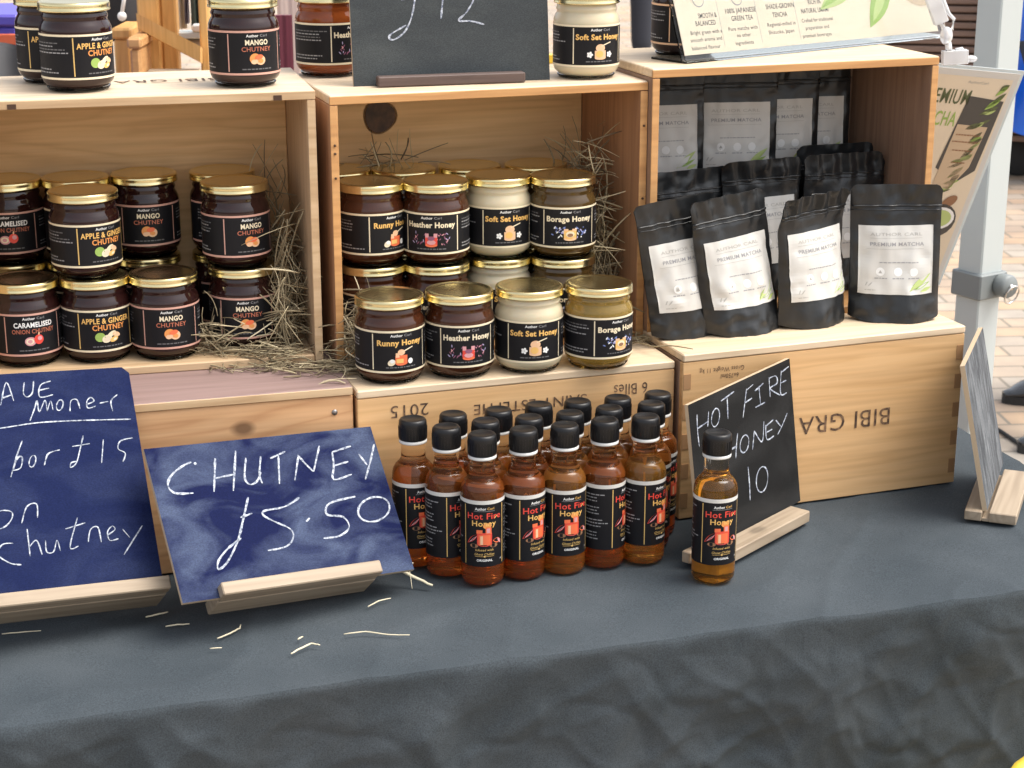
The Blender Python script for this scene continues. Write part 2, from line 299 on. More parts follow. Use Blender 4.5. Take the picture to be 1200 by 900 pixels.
# ------------------------------------------------------------------ street and table
g = MB().box(-45, -25, GZ-.3, 45, 60, GZ).build('street_paving', M['setts']); tag(g, None, None, kind='structure')
TA = R(17); T0 = V((0, 1.4289, 0)); TU = V((cos(TA), sin(TA), 0)); TV = V((-sin(TA), cos(TA), 0)); U0, U1, DV = -1.12, .696, .62
def tp(u, v, z=0): return T0+TU*u+TV*v+V((0, 0, z))
t = thing('trestle_table', 'folding trestle table hidden under the charcoal cloth', 'table', tp((U0+U1)/2, DV/2, GZ), TA)
hw = (U1-U0)/2-.012; hd = DV/2-.012
MB().bbox(-hw, -hd, -GZ-.034, hw, hd, -GZ-.006, .004).build('tabletop', M['tabletop'], t)
for sx in (-1, 1):
    for sy in (-1, 1): MB().tube([(sx*(hw-.12), sy*(hd-.06), 0), (sx*(hw-.12), sy*(hd-.06), -GZ-.034)], .014, 10).build('leg', M['steelleg'], t)
def cloth():
    b = MB(); nu, nv = 420, 96
    def ztop(u, v): 
        p = V((u*5, v*7, 1.3)); q = V((u*16+v*9, v*21, 4.2)); k = noise.noise(p)*.0016+noise.noise(q)*.0008-abs(noise.noise(V((u*6+v*3, v*8-u*2, 71))))*.0016-abs(noise.noise(V((u*17-v*9, v*15+u*6, 81))))*.0008+(1-abs(noise.noise(V((u*7-v*5, v*4+u*2, 8)))))**10*.0022
        return k-.0022
    b.grid(nu, nv, lambda a, c: tp(U0+(U1-U0)*a, DV*c, ztop(U0+(U1-U0)*a, DV*c)))
    # skirt round the four sides
    per = []; n1, n2 = nu, 90
    per += [(U0+(U1-U0)*i/n1, 0, 0, -1) for i in range(n1+1)]; per += [(U1, DV*i/n2, 1, 0) for i in range(n2+1)]
    per += [(U1-(U1-U0)*i/n1, DV, 0, 1) for i in range(n1+1)]; per += [(U0, DV-DV*i/n2, -1, 0) for i in range(n2+1)]
    K = len(per); rows = 150; H = .69; vs = []
    for j in range(rows+1):
        q = j/rows; z = -H*q**1.15
        for i, (u, v, ou, ov) in enumerate(per):
            s = u-v if ou == 0 else v+u*ou+3*ou
            r = 1-exp(z/.05); zz = -z
            f = noise.noise(V((s*6.5+zz*2.2, zz*1.6, 2)))*.020*r*(0.5+q) + noise.noise(V((s*15-zz*6, zz*5, 7)))*.007*r
            f += ((1-abs(noise.noise(V((s*8+zz*7, zz*6-s*2, 5)))))**6)*.011*r + noise.noise(V((s*30+zz*12, zz*14, 9)))*.0035*r
            f += ((1-abs(noise.noise(V((s*13-zz*9, zz*5+s*4, 15)))))**8)*.007*r + ((1-abs(noise.noise(V((s*19+zz*16, zz*15-s*9, 25)))))**10)*.005*r - ((1-abs(noise.noise(V((s*11-zz*13, zz*10+s*7, 35)))))**12)*.006*r
            pk = max(0, 1-zz/.10)*max(0, noise.noise(V((s*23+zz*8, zz*3, 3))))*.007*min(1, zz/.012)
            e = .0025*(1-exp(z/.0025))
            n7 = noise.noise(V((s*5+zz*3.5, zz*4-s*1.5, 41))); n8 = noise.noise(V((s*12-zz*9, zz*11+s*5, 51))); n9 = noise.noise(V((s*27+zz*14, zz*22, 61)))
            cr = -abs(n7)*.020*r-abs(n8)*.009*r-abs(n9)*.0035*r
            out = e+f*.55+cr+.006*r+pk-.13*zz
            k = ztop(u, v) if j == 0 else (ztop(u, v)*exp(z/.02)-.0006*min(1, j)+z)
            vs.append(tp(u+ou*out, v+ov*out, k))
    b.add(vs, [(j*K+i, (j+1)*K+i, (j+1)*K+(i+1) % K, j*K+(i+1) % K) for j in range(rows) for i in range(K)], 0, True)
    o = b.build('tablecloth', M['cloth']); tag(o, 'charcoal cloth draped over the stall table with a creased front', 'tablecloth')
cloth()

# ------------------------------------------------------------------ crates
CW, TH = .33, .008
CR = {'LL': ((-.4702, 1.572), .2758, .1724), 'LU': ((-.5087, 1.6644), .2442, .1724), 'CL': ((-.1483, 1.6595), .3221, .168), 'CU': ((-.1749, 1.7426), .3254, .168), 'RL': ((.1722, 1.7541), .3469, .1769), 'RU': ((.1415, 1.8391), .335, .1769)}
UH = {'LU': .2712, 'CU': .270, 'RU': .2742}
def crate_low(key, label, front, top, side, extra=None):
    (x, y), a, h = CR[key]; dp = .273
    c = thing('wine_crate', label, 'crate', (x, y, .0), a, 'wooden wine crates')
    fp = MB().bbox(0, 0, .0, CW, TH, h-TH-.0006, .0008)
    if extra == 'fingers':
        for sx in (0, 1):
            for k in range(5):
                z = .012+k*.032; x0 = .001 if sx == 0 else CW-TH-.001; fp.box(x0, -.0005, z, x0+TH, .0002, z+.016, 1)
    fp.build('front_panel', [WD[front], M['endgrain']], c)
    MB().bbox(0, -.0008, h-TH, CW, dp, h, .0012).build('top_panel', WD[top], c)
    if extra == 'pale_edge': MB().bbox(.0004, -.0018, h-TH+.0002, CW-.0004, -.0004, h-.0006, .0003).build('front_edge', WD['pale'], c)
    for sx in (0, 1):
        x0 = 0 if sx == 0 else CW-TH
        MB().bbox(x0, TH+.0004, 0, x0+TH, dp-TH-.0004, h-TH-.0006, .0008).build('side_panel', WD[side], c)
    MB().bbox(0, dp-TH, 0, CW, dp, h-TH-.0006, .0008).build('back_panel', WD[side], c)
    return c
def crate_up(key, label, edge, inner, sidein, top, CW=CW):
    (x, y), a, z = CR[key]; dp, h = .173, UH[key]
    c = thing('wine_crate', label, 'crate', (x, y, z+.0002), a, 'wooden wine crates')
    MB().bbox(0, 0, h-TH-.001, CW, dp, h, .001).build('top_panel', WD[top], c)
    tp_ = MB().bbox(0, -.0006, h-TH-.001, CW, .003, h-.0012, .0004)
    tp_.build('front_edge', WD[edge], c)
    MB().bbox(TH+.0004, 0, 0, CW-TH-.0004, dp-TH, TH, .001).build('bottom_panel', WD[edge], c)
    for sx in (0, 1):
        x0 = 0 if sx == 0 else CW-TH
        o = MB().bbox(x0, .0, 0, x0+TH, dp, h-TH-.0014, .001).build('side_panel', WD[sidein], c)
        MB().bbox(x0+.0002, -.0007, .0002, x0+TH-.0002, .0006, h-TH-.002, .0002).build('edge_strip', WD[edge], o)
    MB().bbox(TH+.0004, dp-TH+.0003, 0, CW-TH-.0004, dp, h-TH-.0014, .001).build('back_panel', WD[inner], c)
    return c
kLL = crate_low('LL', 'closed orange pine crate behind the two navy chalkboards, mauve boards on top', 'orange', 'mauve', 'tan', 'pale_edge')
kCL = crate_low('CL', 'closed yellow crate with upside-down vintage lettering, behind the group of small bottles', 'yellow', 'yellowT', 'redV')
kRL = crate_low('RL', 'closed yellow crate with large upside-down capitals, behind the hot fire chalkboard', 'yellow', 'yellowT', 'brownV', 'fingers')
kLU = crate_up('LU', 'open pale crate on its side, filled with dark chutney jars and straw', 'pale', 'tan', 'paleV', 'paleT')
kCU = crate_up('CU', 'open reddish crate on its side, filled with two tiers of honey jars', 'amber', 'tan', 'redV', 'paleT')
kRU = crate_up('RU', 'open amber-edged crate on its side, filled with black tea pouches', 'amber', 'brownV', 'brownV', 'yellowT', .331)
(x_, y_), a_, z_ = CR['CU']; n_ = V((sin(a_), -cos(a_), 0)); B_ = V((x_, y_, 0))-n_*(.173-TH); v_ = ray(445, 137); p_ = CAM+v_*((B_-CAM).dot(n_)/v_.dot(n_)); q_ = p_-V((x_, y_, 0)); lk_ = (q_.x*cos(a_)+q_.y*sin(a_), .173-TH, p_.z-z_)
kb_ = MB(); ko_ = [(.0165*(1+.05*sin(3*i*.2244+1))*cos(i*.2244), -.0005, .0165*(1+.05*sin(3*i*.2244+1))*sin(i*.2244)) for i in range(28)]
kb_.add(ko_, [tuple(range(28))]); kb_.add([(x*1.14, .0003, z*1.1) for x, _, z in ko_], [tuple(range(28))], 1)
km_ = mat('dark_knot', (.05, .026, .018), .6); kv_ = coords(km_, (1, 1, 1), False); kn_ = N(km_, 'ShaderNodeTexNoise'); kn_.inputs['Scale'].default_value = 90; kn_.inputs['Detail'].default_value = 4; L(km_, kv_, kn_.inputs['Vector']); L(km_, ramp(km_, kn_.outputs[0], [(.35, (.03, .016, .012)), (.7, (.11, .055, .03))]), BS(km_).inputs['Base Color'])
kn = kb_.build('knot', [km_, mat('knot_halo', (.30, .16, .07), .7)], kCU); kn.location = lk_
for k_, xs in ((kLU, (.045, .29)), (kCU, ())):
    for x_ in xs: MB().box(x_, -.0011, UH['LU']-TH-.0008, x_+.008, -.0003, UH['LU']-.004).build('rail_notch', M['notch'], k_)
for x_, z_ in ((.312, .148), (.312, .04)):
    n_ = MB().lathe([(.0001, -.0006), (.0028, -.0006), (.0028, .001), (.0001, .001)], 12, 0, False, Matrix.Rotation(pi/2, 4, 'X')).build('nail_head', M['nail'], kLL); n_.location = (x_, 0, z_)
for x_, z_ in ((.004, .222), (.004, .214), (.004, .19), (.326, .225), (.326, .15)):
    n_ = MB().lathe([(.0001, -.0003), (.0012, -.0003), (.0012, .001), (.0001, .001)], 10, 0, False, Matrix.Rotation(pi/2, 4, 'X')).build('nail_head', M['notch'], kCU); n_.location = (x_, -.0008, z_)
def stencil(par, lines, orient, y=0):     # lettering burnt on a panel: (text, x, z, height, width) in mm, turned upside down
    if orient == 'front': fn = lambda X, Y, o: V((X, y-o-.0004, Y))
    else: fn = lambda X, Y, o: V((X, Y, y+o+.0004))
    for s_, x, z, h, w in lines: Art(4).text(s_, x, z, h, 'ink', 0, w, 0.0, 180).build('printed_lettering', fn, par, 0, 0)
def loc_on(key, px, py, face='front'):
    (x, y), a, z = CR[key]; n = V((sin(a), -cos(a), 0)); B = V((x, y, 0))
    if face == 'front': v = ray(px, py); p = CAM+v*((B-CAM).dot(n)/v.dot(n))
    else: p = onz(px, py, z+UH[key])
    q = p-B; return q.x*cos(a)+q.y*sin(a), -q.x*sin(a)+q.y*cos(a), p.z
def mm(*q): return [w*1000 for w in q]
x1, _, z1 = loc_on('CL', 480, 481.5); x2, _, z2 = loc_on('CL', 622, 474); x3, _, z3 = loc_on('CL', 739, 456)
stencil(kCL, [('2015', x1*1000, z1*1000, 13, 38), ('SAINT-ESTEPHE', x2*1000, z2*1000, 11, 118), ('6 Blles', x3*1000, z3*1000, 12, 36)], 'front', 0)
xa, _, za = loc_on('RL', 1042, 491); xb, _, zb = loc_on('RL', 936, 497); wl = (xa-xb)*1000
stencil(kRL, [('BIBI GRA', (xa+xb)*500, (za+zb)*500, 20, wl), ('ETZ', xb*1000-26, (za+zb)*500, 20, 40), ('Gross Weight 11 kg', 1000*loc_on('RL', 846, 433)[0], 1000*loc_on('RL', 846, 433)[2], 5, 50), ('6x750ml', 1000*loc_on('RL', 855, 440)[0], 1000*loc_on('RL', 855, 440)[2], 5, 20)], 'front', 0)
xa, ya, _ = loc_on('LU', 244, 94, 'top'); xb, yb, _ = loc_on('LU', 122, 97, 'top')
stencil(kLU, [('BIBI GRAETZ', (xa*.62+xb*.38)*1000-25, (ya+yb)*500, 20, (xa-xb)*1000+50)], 'top', UH['LU'])

# ------------------------------------------------------------------ jars
JR, JH = .034, .084
JP = [(.001, .0040), (.020, .0034), (.0245, .0032), (.0280, .0042), (.0325, .0085), (.0337, .0115), (.034, .0135), (.034, .0555), (.0338, .0590), (.0325, .0628), (.0308, .0655), (.0303, .0672), (.0312, .0690), (.0312, .0705), (.0303, .0722), (.0303, .0765)]
LP = [(.0306, .0752), (.0335, .0752), (.0339, .0758), (.0339, .0764), (.0334, .0770), (.0336, .0800), (.0336, .0822), (.0330, .0833), (.0318, .0838), (.0300, .0838), (.0290, .0833), (.0240, .0834), (.0001, .0835)]
lidm = MB().lathe(LP, 56, 0, True).mesh('lid', M['goldlid'])
footm = MB().lathe([(.0215, .0003), (.0262, .0001), (.0283, .0012), (.0300, .0036), (.0296, .0042), (.0270, .0014), (.0225, .0012)], 48, 0, False).mesh('glass_foot', M['acrylic'])
bodym = {}
def jar_label(kind):
    a = Art(2.0); r = random.Random(hash(kind) % 97 if False else len(kind)*7+ord(kind[0])); W2, HB = 88, 42
    bc = {'apple': 'cream', 'mango': 'salmon', 'onion': 'salmon', 'strawberry': 'peach'}.get(kind, 'cream')
    a.rect(-W2, 0, W2, HB, 'lblack', 0); a.rect(-W2, 0, W2, 2.0, bc, 1); a.rect(-W2, HB-2.0, W2, HB, bc, 1)
    dc = 'gold' if kind == 'apple' else bc
    for s in (-1, 1): a.rect(s*28-.55, 3.2, s*28+.55, HB-3.2, dc, 1)
    a.text('Author', -4.4, 37.2, 2.6, 'white', 2, 12, .02); a.text('Carl', 7, 37.2, 2.5, 'grey', 2, 7.5)
    for sd in (-1, 1):
        for k in range(4): a.dashes(sd*54-20, sd*54+22, 34-k*3, 1.1, 'grey' if k % 2 else 'dim', r, 2, r.uniform(.6, 1))
        for k in range(2): a.dashes(sd*54-20, sd*54+22, 9.5-k*3, 1.1, 'grey', r, 2, r.uniform(.5, 1))
    a.dashes(-15, 15, 5.6, 1.1, 'dim', r); cy = 14.5
    if kind == 'apple':
        a.text('APPLE & GINGER', 0, 31.3, 5.4, 'amberp', 2, 50, .025); a.text('CHUTNEY', 2, 24.6, 5.4, 'orange', 2, 33, .025)
        a.ell(-7.5, cy+.5, 5, 4.6, 'green', 2).ell(-1, cy-1.5, 5, 3.8, 'cream', 3, 20).ell(-.5, cy-1.5, 3.4, 2.3, 'paper', 4, 20).ell(4, cy+3, 4.6, 2.3, 'cream', 3, 25).ell(8.5, cy+2, 4.2, 2.4, 'peach', 4, -20).ell(6, cy-2.6, 4.4, 2.4, 'amberp', 4, 20).ell(7, cy-2.6, 2, 1.2, 'cream', 5, 20)
    elif kind == 'mango':
        a.text('MANGO', 0, 31, 5.0, 'cream', 2, 23, .03); a.text('CHUTNEY', 0, 24.6, 4.4, 'rust', 2, 30, .015)
        a.ell(-2.5, cy+1, 5.2, 5, 'orange', 2, 20).ell(3, cy-.5, 5.0, 4.6, 'peach', 3, -10).ell(1.5, cy+2.4, 4.2, 2.4, 'hot', 4, 10).ell(-3.4, cy-2, 3, 2.2, 'peach', 4).ell(3.4, cy-1.4, 2.4, 2, 'orange', 5)
    elif kind == 'onion':
        a.text('CARAMELISED', 0, 31, 5.0, 'white', 2, 38, .03); a.text('ONION CHUTNEY', 0, 24.6, 4.4, 'rust', 2, 42, .015)
        a.ell(-4, cy, 5.4, 4.4, 'pink', 2).ell(-4.4, cy, 3.8, 3, 'cream', 3).ell(-4.4, cy, 2.2, 1.8, 'pink', 4).ell(4, cy+1.5, 4.6, 4.8, 'red', 3).ell(5, cy+2.6, 2.2, 2.2, 'pink', 4).leaf(4, cy+5.5, 4.6, cy+9, .8, 'peach', 4)
    elif kind == 'strawberry':
        a.text('STRAWBERRY', 0, 31, 5.0, 'peach', 2, 44, .025); a.text('JAM', 0, 24.6, 4.4, 'white', 2, 14, .02)
        a.ell(-4, cy, 4, 5, 'red', 2, 10).ell(4, cy-1, 4, 4.6, 'red', 2, -15).leaf(-8, cy+5, 0, cy+5, 1.5, 'green', 3).leaf(1, cy+4, 8, cy+4, 1.4, 'green', 3)
    else:
        ti, cl = {'runny': ('Runny Honey', 'amberp'), 'heather': ('Heather Honey', 'cream'), 'softset': ('Soft Set Honey', 'amberp'), 'borage': ('Borage Honey', 'cream')}[kind]
        a.text(ti, 0, 30.2, 5.6, cl, 2, {'runny': 47, 'heather': 50, 'softset': 51, 'borage': 49}[kind], .035)
        if kind == 'runny':
            a.rect(-6, cy-5, 6, cy+3, 'hot', 3).ell(0, cy-5, 6, 2, 'hot', 3).rect(-5, cy-4.6, 2, cy-.5, 'amberp', 4).rect(-5.6, cy+1, -2, cy+5.5, 'peach', 4).ell(0, cy+6, 3.6, 3, 'peach', 4).poly([(1, cy+7), (1.6, cy+6), (12, cy+10), (11.8, cy+11)], 'cream', 5)
            a.ell(-9.5, cy-4, 4, 3, 'cream', 2, 25).ell(-9, cy-2.5, 2.3, 2, 'white', 4).ell(9.5, cy-3.5, 2.6, 2.8, 'white', 2)
        elif kind == 'heather':
            for k in range(34):
                x = r.choice((-1, 1))*r.uniform(5, 18); y = cy+r.uniform(-6, 6); a.leaf(x, y, x+r.uniform(-3, 3), y+r.uniform(1.5, 4), .55, r.choice(('plum', 'pink', 'lilac', 'plum')), 2, 4)
            a.rect(-6, cy-5, 6, cy+4, 'red', 3).ell(0, cy-5, 6, 1.8, 'hot', 4).ell(0, cy-2, 4.4, 2.4, 'pink', 5).rect(-6, cy+3, -2.5, cy+7, 'pink', 4).rect(2.5, cy+3, 6, cy+7, 'pink', 4).ell(0, cy+2, 3.6, 2.2, 'plum', 6)
        elif kind == 'softset':
            a.rect(-6, cy-5.5, 6, cy+2, 'peach', 3).ell(0, cy-5.5, 6, 1.6, 'peach', 3).ell(0, cy+4.5, 5, 4, 'peach', 4).ell(-1, cy-1.5, 4, 3.4, 'amberp', 5).poly([(1, cy+7), (1.6, cy+6), (12, cy+9.6), (11.8, cy+10.6)], 'cream', 5)
            for x in (-11, 10.5):
                for k in range(5): an = k*1.2566; a.ell(x+1.8*cos(an), cy-2+1.8*sin(an), 1.5, 1.2, 'white', 2, math.degrees(an))
        else:
            for k in range(36):
                x = r.choice((-1, 1))*r.uniform(6, 19); y = cy+r.uniform(-5, 6); a.leaf(x, y, x+r.uniform(-3.5, 3.5), y+r.uniform(1, 4), .7, r.choice(('blue', 'lilac', 'blue', 'white')), 2, 4)
            a.rect(-6.5, cy-5, 6.5, cy+4, 'amberp', 3).ell(0, cy-5, 6.5, 1.8, 'peach', 4).ell(0, cy, 4.4, 3.2, 'cream', 5).ell(0, cy-1, 3, 1.8, 'brownp', 6).rect(-6.5, cy+3.4, -2, cy+5.5, 'peach', 4).rect(2, cy+3.4, 6.5, cy+5.5, 'peach', 4)
    return a
jar_proto = {}
def jar(kind, fill, name, label, x, y, z, ang, group):
    # turn so that the front of the label looks at the viewer, then by ang
    rz = atan2(-x, y)+R(ang)
    key = (kind, fill)
    if key not in jar_proto:
        t = thing(name, label, 'jar', (x, y, z), rz, group)
        if fill not in bodym: bodym[fill] = MB().lathe(JP, 56, 0, True).mesh('body', M[fill])
        b = bpy.data.objects.new('glass_body', bodym[fill]); S.collection.objects.link(b); b.parent = t
        gb_ = bpy.data.objects.new('glass_foot', footm); S.collection.objects.link(gb_); gb_.parent = t
        l = bpy.data.objects.new('lid', lidm); S.collection.objects.link(l); l.parent = t
        jar_label(kind).build('paper_label', cyl(.034, .0135), t, .00015, .00009)
        jar_proto[key] = t; return t
    r_ = dup(jar_proto[key], label, (x, y, z), rz)
    for c_ in r_.children:
        if c_.name.startswith('paper_label'): c_.location.z = random.uniform(-.0008, .0008)
        if c_.name.startswith('lid'): c_.rotation_euler.z = random.uniform(0, 6); c_.location.z = random.uniform(-.0002, .0003)
    return r_
GC, GH = 'chutney jars on the stall', 'honey jars on the stall'
def cj(kind, px, py, z, ang, label, base=False):      # px,py = centre of the lid (or of the base) in the photo
    p = onz(px, py, z) if base else onz(px, py, z+JH); return jar(kind, 'chutney', 'chutney_jar', label, p.x, p.y, z, ang, GC)
def hj(kind, fill, px, py, z, ang, label):
    p = onz(px, py, z+JH); return jar(kind, fill, 'honey_jar', label, p.x, p.y, z, ang, GH)
ZL = .1724+.0002+TH; ZC = .168+.0002+TH; ZT = .1724+UH['LU']+.0003
def under(j, kind, fill, name, label, z, ang, grp): return jar(kind, fill, name, label, j.location.x, j.location.y, z, ang, grp)
b1 = cj('onion', 26, 325, ZL, 12, 'caramelised onion chutney jar at the left end of the front bottom row')
b2 = cj('apple', 110, 321, ZL, 16, 'apple and ginger chutney jar in the bottom row carrying another apple and ginger jar')
b3 = cj('mango', 190.5, 318, ZL, 10, 'mango chutney jar in the front bottom row with a bare gold lid')
b4 = cj('mango', 283, 308, ZL, 7, 'mango chutney jar standing in straw under another mango jar')
def on(j, kind, ang, label, dx=0, dy=0): return jar(kind, 'chutney', 'chutney_jar', label, j.location.x+dx, j.location.y+dy, ZL+JH, ang, GC)
on(b2, 'apple', 34, 'apple and ginger chutney jar stacked forward of its upper-tier neighbours', -.006, .002)
on(b4, 'mango', 27, 'mango chutney jar stacked on the jar standing in the straw', -.004, .001)
def up2(px, py, kind, ang, lu, ll):
    p = onz(px, py, ZL+2*JH); jar(kind, 'chutney', 'chutney_jar', lu, p.x, p.y, ZL+JH, ang, GC); jar(kind, 'chutney', 'chutney_jar', ll, p.x-.001, p.y+.001, ZL, ang+25, GC)
up2(8, 208, 'onion', -4, 'caramelised onion chutney jar on the upper tier, cut by the left picture edge', 'caramelised onion chutney jar almost hidden below the upper one at the left edge')
up2(168, 201.5, 'mango', 4, 'mango chutney jar on the upper tier, left of the grey paper strip', 'mango chutney jar in the back bottom row, only its gold rim glinting')
up2(88, 206, 'apple', 75, 'apple and ginger chutney jar half behind the forward stacked jar', 'apple and ginger chutney jar hidden in the back bottom row behind the forward stack')
up2(260, 198, 'mango', 75, 'mango chutney jar on the upper tier, half behind the right-hand stack', 'mango chutney jar hidden at the back bottom behind the right-hand stack')
for px, py, kind, fill, ang, lab in ((93, 104.5, 'apple', 'chutney', 42, 'apple and ginger chutney jar in front on top of the pale crate'), (64, 95, 'apple', 'chutney', 8, 'apple and ginger chutney jar behind another one on top of the pale crate'),
                                     (288, 99, 'mango', 'chutney', 21, 'mango chutney jar alone on top of the pale crate')):
    p = onz(px, py, ZT); jar(kind, fill, 'chutney_jar', lab, p.x, p.y, ZT, ang, GC)
ZTC = .168+UH['CU']+.0003; ZTR = .1769+UH['RU']+.0003
p = onz(386, 87, ZTC); jar('heather', 'heather', 'honey_jar', 'heather honey jar glowing red on the crate top, left of the grey chalkboard', p.x, p.y, ZTC, 52, GH)
p = onz(686.5, 89.5, ZTC); jar('softset', 'softset', 'honey_jar', 'soft set honey jar on the crate top, right of the grey chalkboard', p.x, p.y, ZTC, 25, GH)
p = onz(800, 64, ZTR); jar('strawberry', 'chutney', 'jam_jar', 'dark red strawberry jar half hidden behind the acrylic sign', p.x, p.y, ZTR, 22, 'jars on the crate tops')
for kind, fill, px, py, ang, nm in (('runny', 'runny', 456, 344, 18, 'runny'), ('heather', 'runny', 538, 338.5, 15, 'heather'), ('softset', 'softset', 620, 333.5, 11, 'soft set'), ('borage', 'borage', 702, 330, 41, 'borage')):
    hj(kind, fill, px, py, .168+.0004, ang, nm+' honey jar in the single front row, standing on the lower crate edge')
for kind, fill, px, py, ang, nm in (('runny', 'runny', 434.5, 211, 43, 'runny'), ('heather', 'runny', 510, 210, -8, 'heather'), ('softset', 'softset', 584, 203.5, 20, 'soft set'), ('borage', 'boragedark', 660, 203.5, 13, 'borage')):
    p = onz(px, py, ZC+2*JH)
    jar(kind, fill, 'honey_jar', nm+' honey jar on the upper tier, its label showing above the front row', p.x, p.y, ZC+JH, ang, GH)
    jar(kind, fill, 'honey_jar', nm+' honey jar of the lower tier, just its lid above the front row', p.x+.0005, p.y+.001, ZC, ang+15, GH)
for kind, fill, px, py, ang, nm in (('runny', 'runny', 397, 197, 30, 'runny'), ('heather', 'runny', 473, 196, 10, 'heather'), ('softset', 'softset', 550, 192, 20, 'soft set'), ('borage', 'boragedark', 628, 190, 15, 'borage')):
    p = onz(px, py, ZC+2*JH); p.y -= .002
    jar(kind, fill, 'honey_jar', nm+' honey jar at the back of the upper tier, only lid showing', p.x, p.y, ZC+JH, ang, GH)
    jar(kind, fill, 'honey_jar', nm+' honey jar at the back of the lower tier, hidden under the one above', p.x, p.y, ZC, ang, GH)

# ------------------------------------------------------------------ small bottles
BR, BH = .0207, .146
GB = 'small bottles of hot honey'
def bottle_mesh():
    body = [(.001, .002), (.012, .0008), (.0165, .0), (.0193, .0014), (.0204, .0045), (BR, .008), (BR, .0885), (.0205, .0925), (.0196, .0965), (.0172, .1005), (.0150, .1028)]
    neck = [(.0149, .1029), (.0138, .1040), (.0124, .1062), (.0118, .1086), (.0117, .112), (.0117, .1225), (.0122, .1235), (.0122, .1255)]
    cap = [(.0100, .1262), (.0134, .1262), (.0137, .1268), (.0135, .1410), (.0132, .1440), (.0120, .1456), (.0102, .1460), (.0092, .1452), (.0001, .1452)]
    ring = [(.0118, .1228), (.0134, .1228), (.0135, .1236), (.0134, .1258), (.0118, .1258)]
    c = MB().lathe(cap, 40)
    for k in range(30):
        a = 2*pi*k/30; c.box(-.0004, .0133, .128, .0004, .0139, .139, 0, Matrix.Rotation(a, 4, 'Z'))
    a = Art(1.6); r = random.Random(5); a.rect(-54, 0, 54, 66, 'lblack', 0); a.rect(-54, 62.2, 54, 66, 'plab', 1)
    for s in (-1, 1): a.rect(s*19.6-.4, 1.5, s*19.6+.4, 61, 'gold', 1)
    a.text('Author', -3.6, 58, 2.6, 'white', 2, 10.5, .02); a.text('Carl', 6, 58, 2.5, 'amberp', 2, 6.5); a.rect(-10, 55.3, 10, 55.6, 'grey', 1)
    a.text('Hot Fire', 0, 50.8, 6.2, 'red', 2, 33, .012); a.text('Honey', -.3, 43.6, 5.6, 'amberp', 3, 23, .014)
    a.rect(-7, 23, 7, 34, 'red', 3).ell(0, 23, 7, 2.4, 'red', 3).rect(-5.5, 22, 5.5, 32, 'hot', 4).rect(-4, 22.5, -1.5, 31, 'peach', 5).rect(-7.5, 33.5, -2, 37, 'hot', 4).rect(1, 33, 6.5, 39.5, 'hot', 5).rect(2, 34, 5, 38.5, 'pink', 6).ell(2.5, 41, 4, 3, 'orange', 4).poly([(3, 42), (3.8, 41), (12.5, 50), (12, 50.8)], 'gold', 5)
    a.leaf(-17, 23, -6, 33, 2.0, 'red', 2).leaf(-15, 24, -7, 31, .7, 'pink', 3).leaf(8, 26, 17, 25, 2.6, 'hot', 2).leaf(13, 28, 16.5, 22, 1.2, 'pink', 3).ell(-10, 21, 4, 2, 'brownp', 1).ell(9, 21, 4, 2, 'brownp', 1)
    a.text('Infused with', 0, 17, 2.4, 'gold', 2, 17, 0, 0, .2); a.text('Ghost Chillies', 0, 12.8, 2.4, 'gold', 2, 19, 0, 0, .2); a.rect(-9, 10.3, 9, 10.6, 'gold', 1).ell(0, 10.4, .9, .9, 'gold', 2); a.text('ORIGINAL', 0, 6.6, 2.2, 'white', 2, 15, .03); a.rect(16, 5.5, 18, 7, 'grey', 2)
    for sd in (-1, 1):
        for k in range(15):
            if k % 4 != 3: a.dashes(sd*37-14, sd*37+14, 56-k*3.2, 1.0, 'grey', r, 2, r.uniform(.55, 1))
    return body, neck, c, ring, a
_b = bottle_mesh()
_nm = MB().lathe(_b[1], 32, 0, False).mesh('neck', M['neckglass']); _cm = _b[2].mesh('screw_cap', M['cap']); _rm = MB().lathe(_b[3], 36).mesh('tamper_ring', M['ringp'])
_bm = {q: MB().lathe(_b[0], 44).mesh('bottle_body', M[q]) for q in ('hot_honey', 'hot_light')}
bproto = {}
def bottle(fill, x, y, ang, label):
    rz = atan2(-x, y)+R(ang)
    if fill in bproto: return dup(bproto[fill], label, (x, y, 0), rz)
    t = thing('honey_bottle', label, 'bottle', (x, y, 0), rz, GB)
    for n_, me in (('glass_body', _bm[fill]), ('glass_neck', _nm), ('screw_cap', _cm), ('tamper_ring', _rm)):
        o = bpy.data.objects.new(n_, me); S.collection.objects.link(o); o.parent = t
    _b[4].build('paper_label', cyl(BR, .0205), t, .00015, .00008)
    bproto[fill] = t; return t
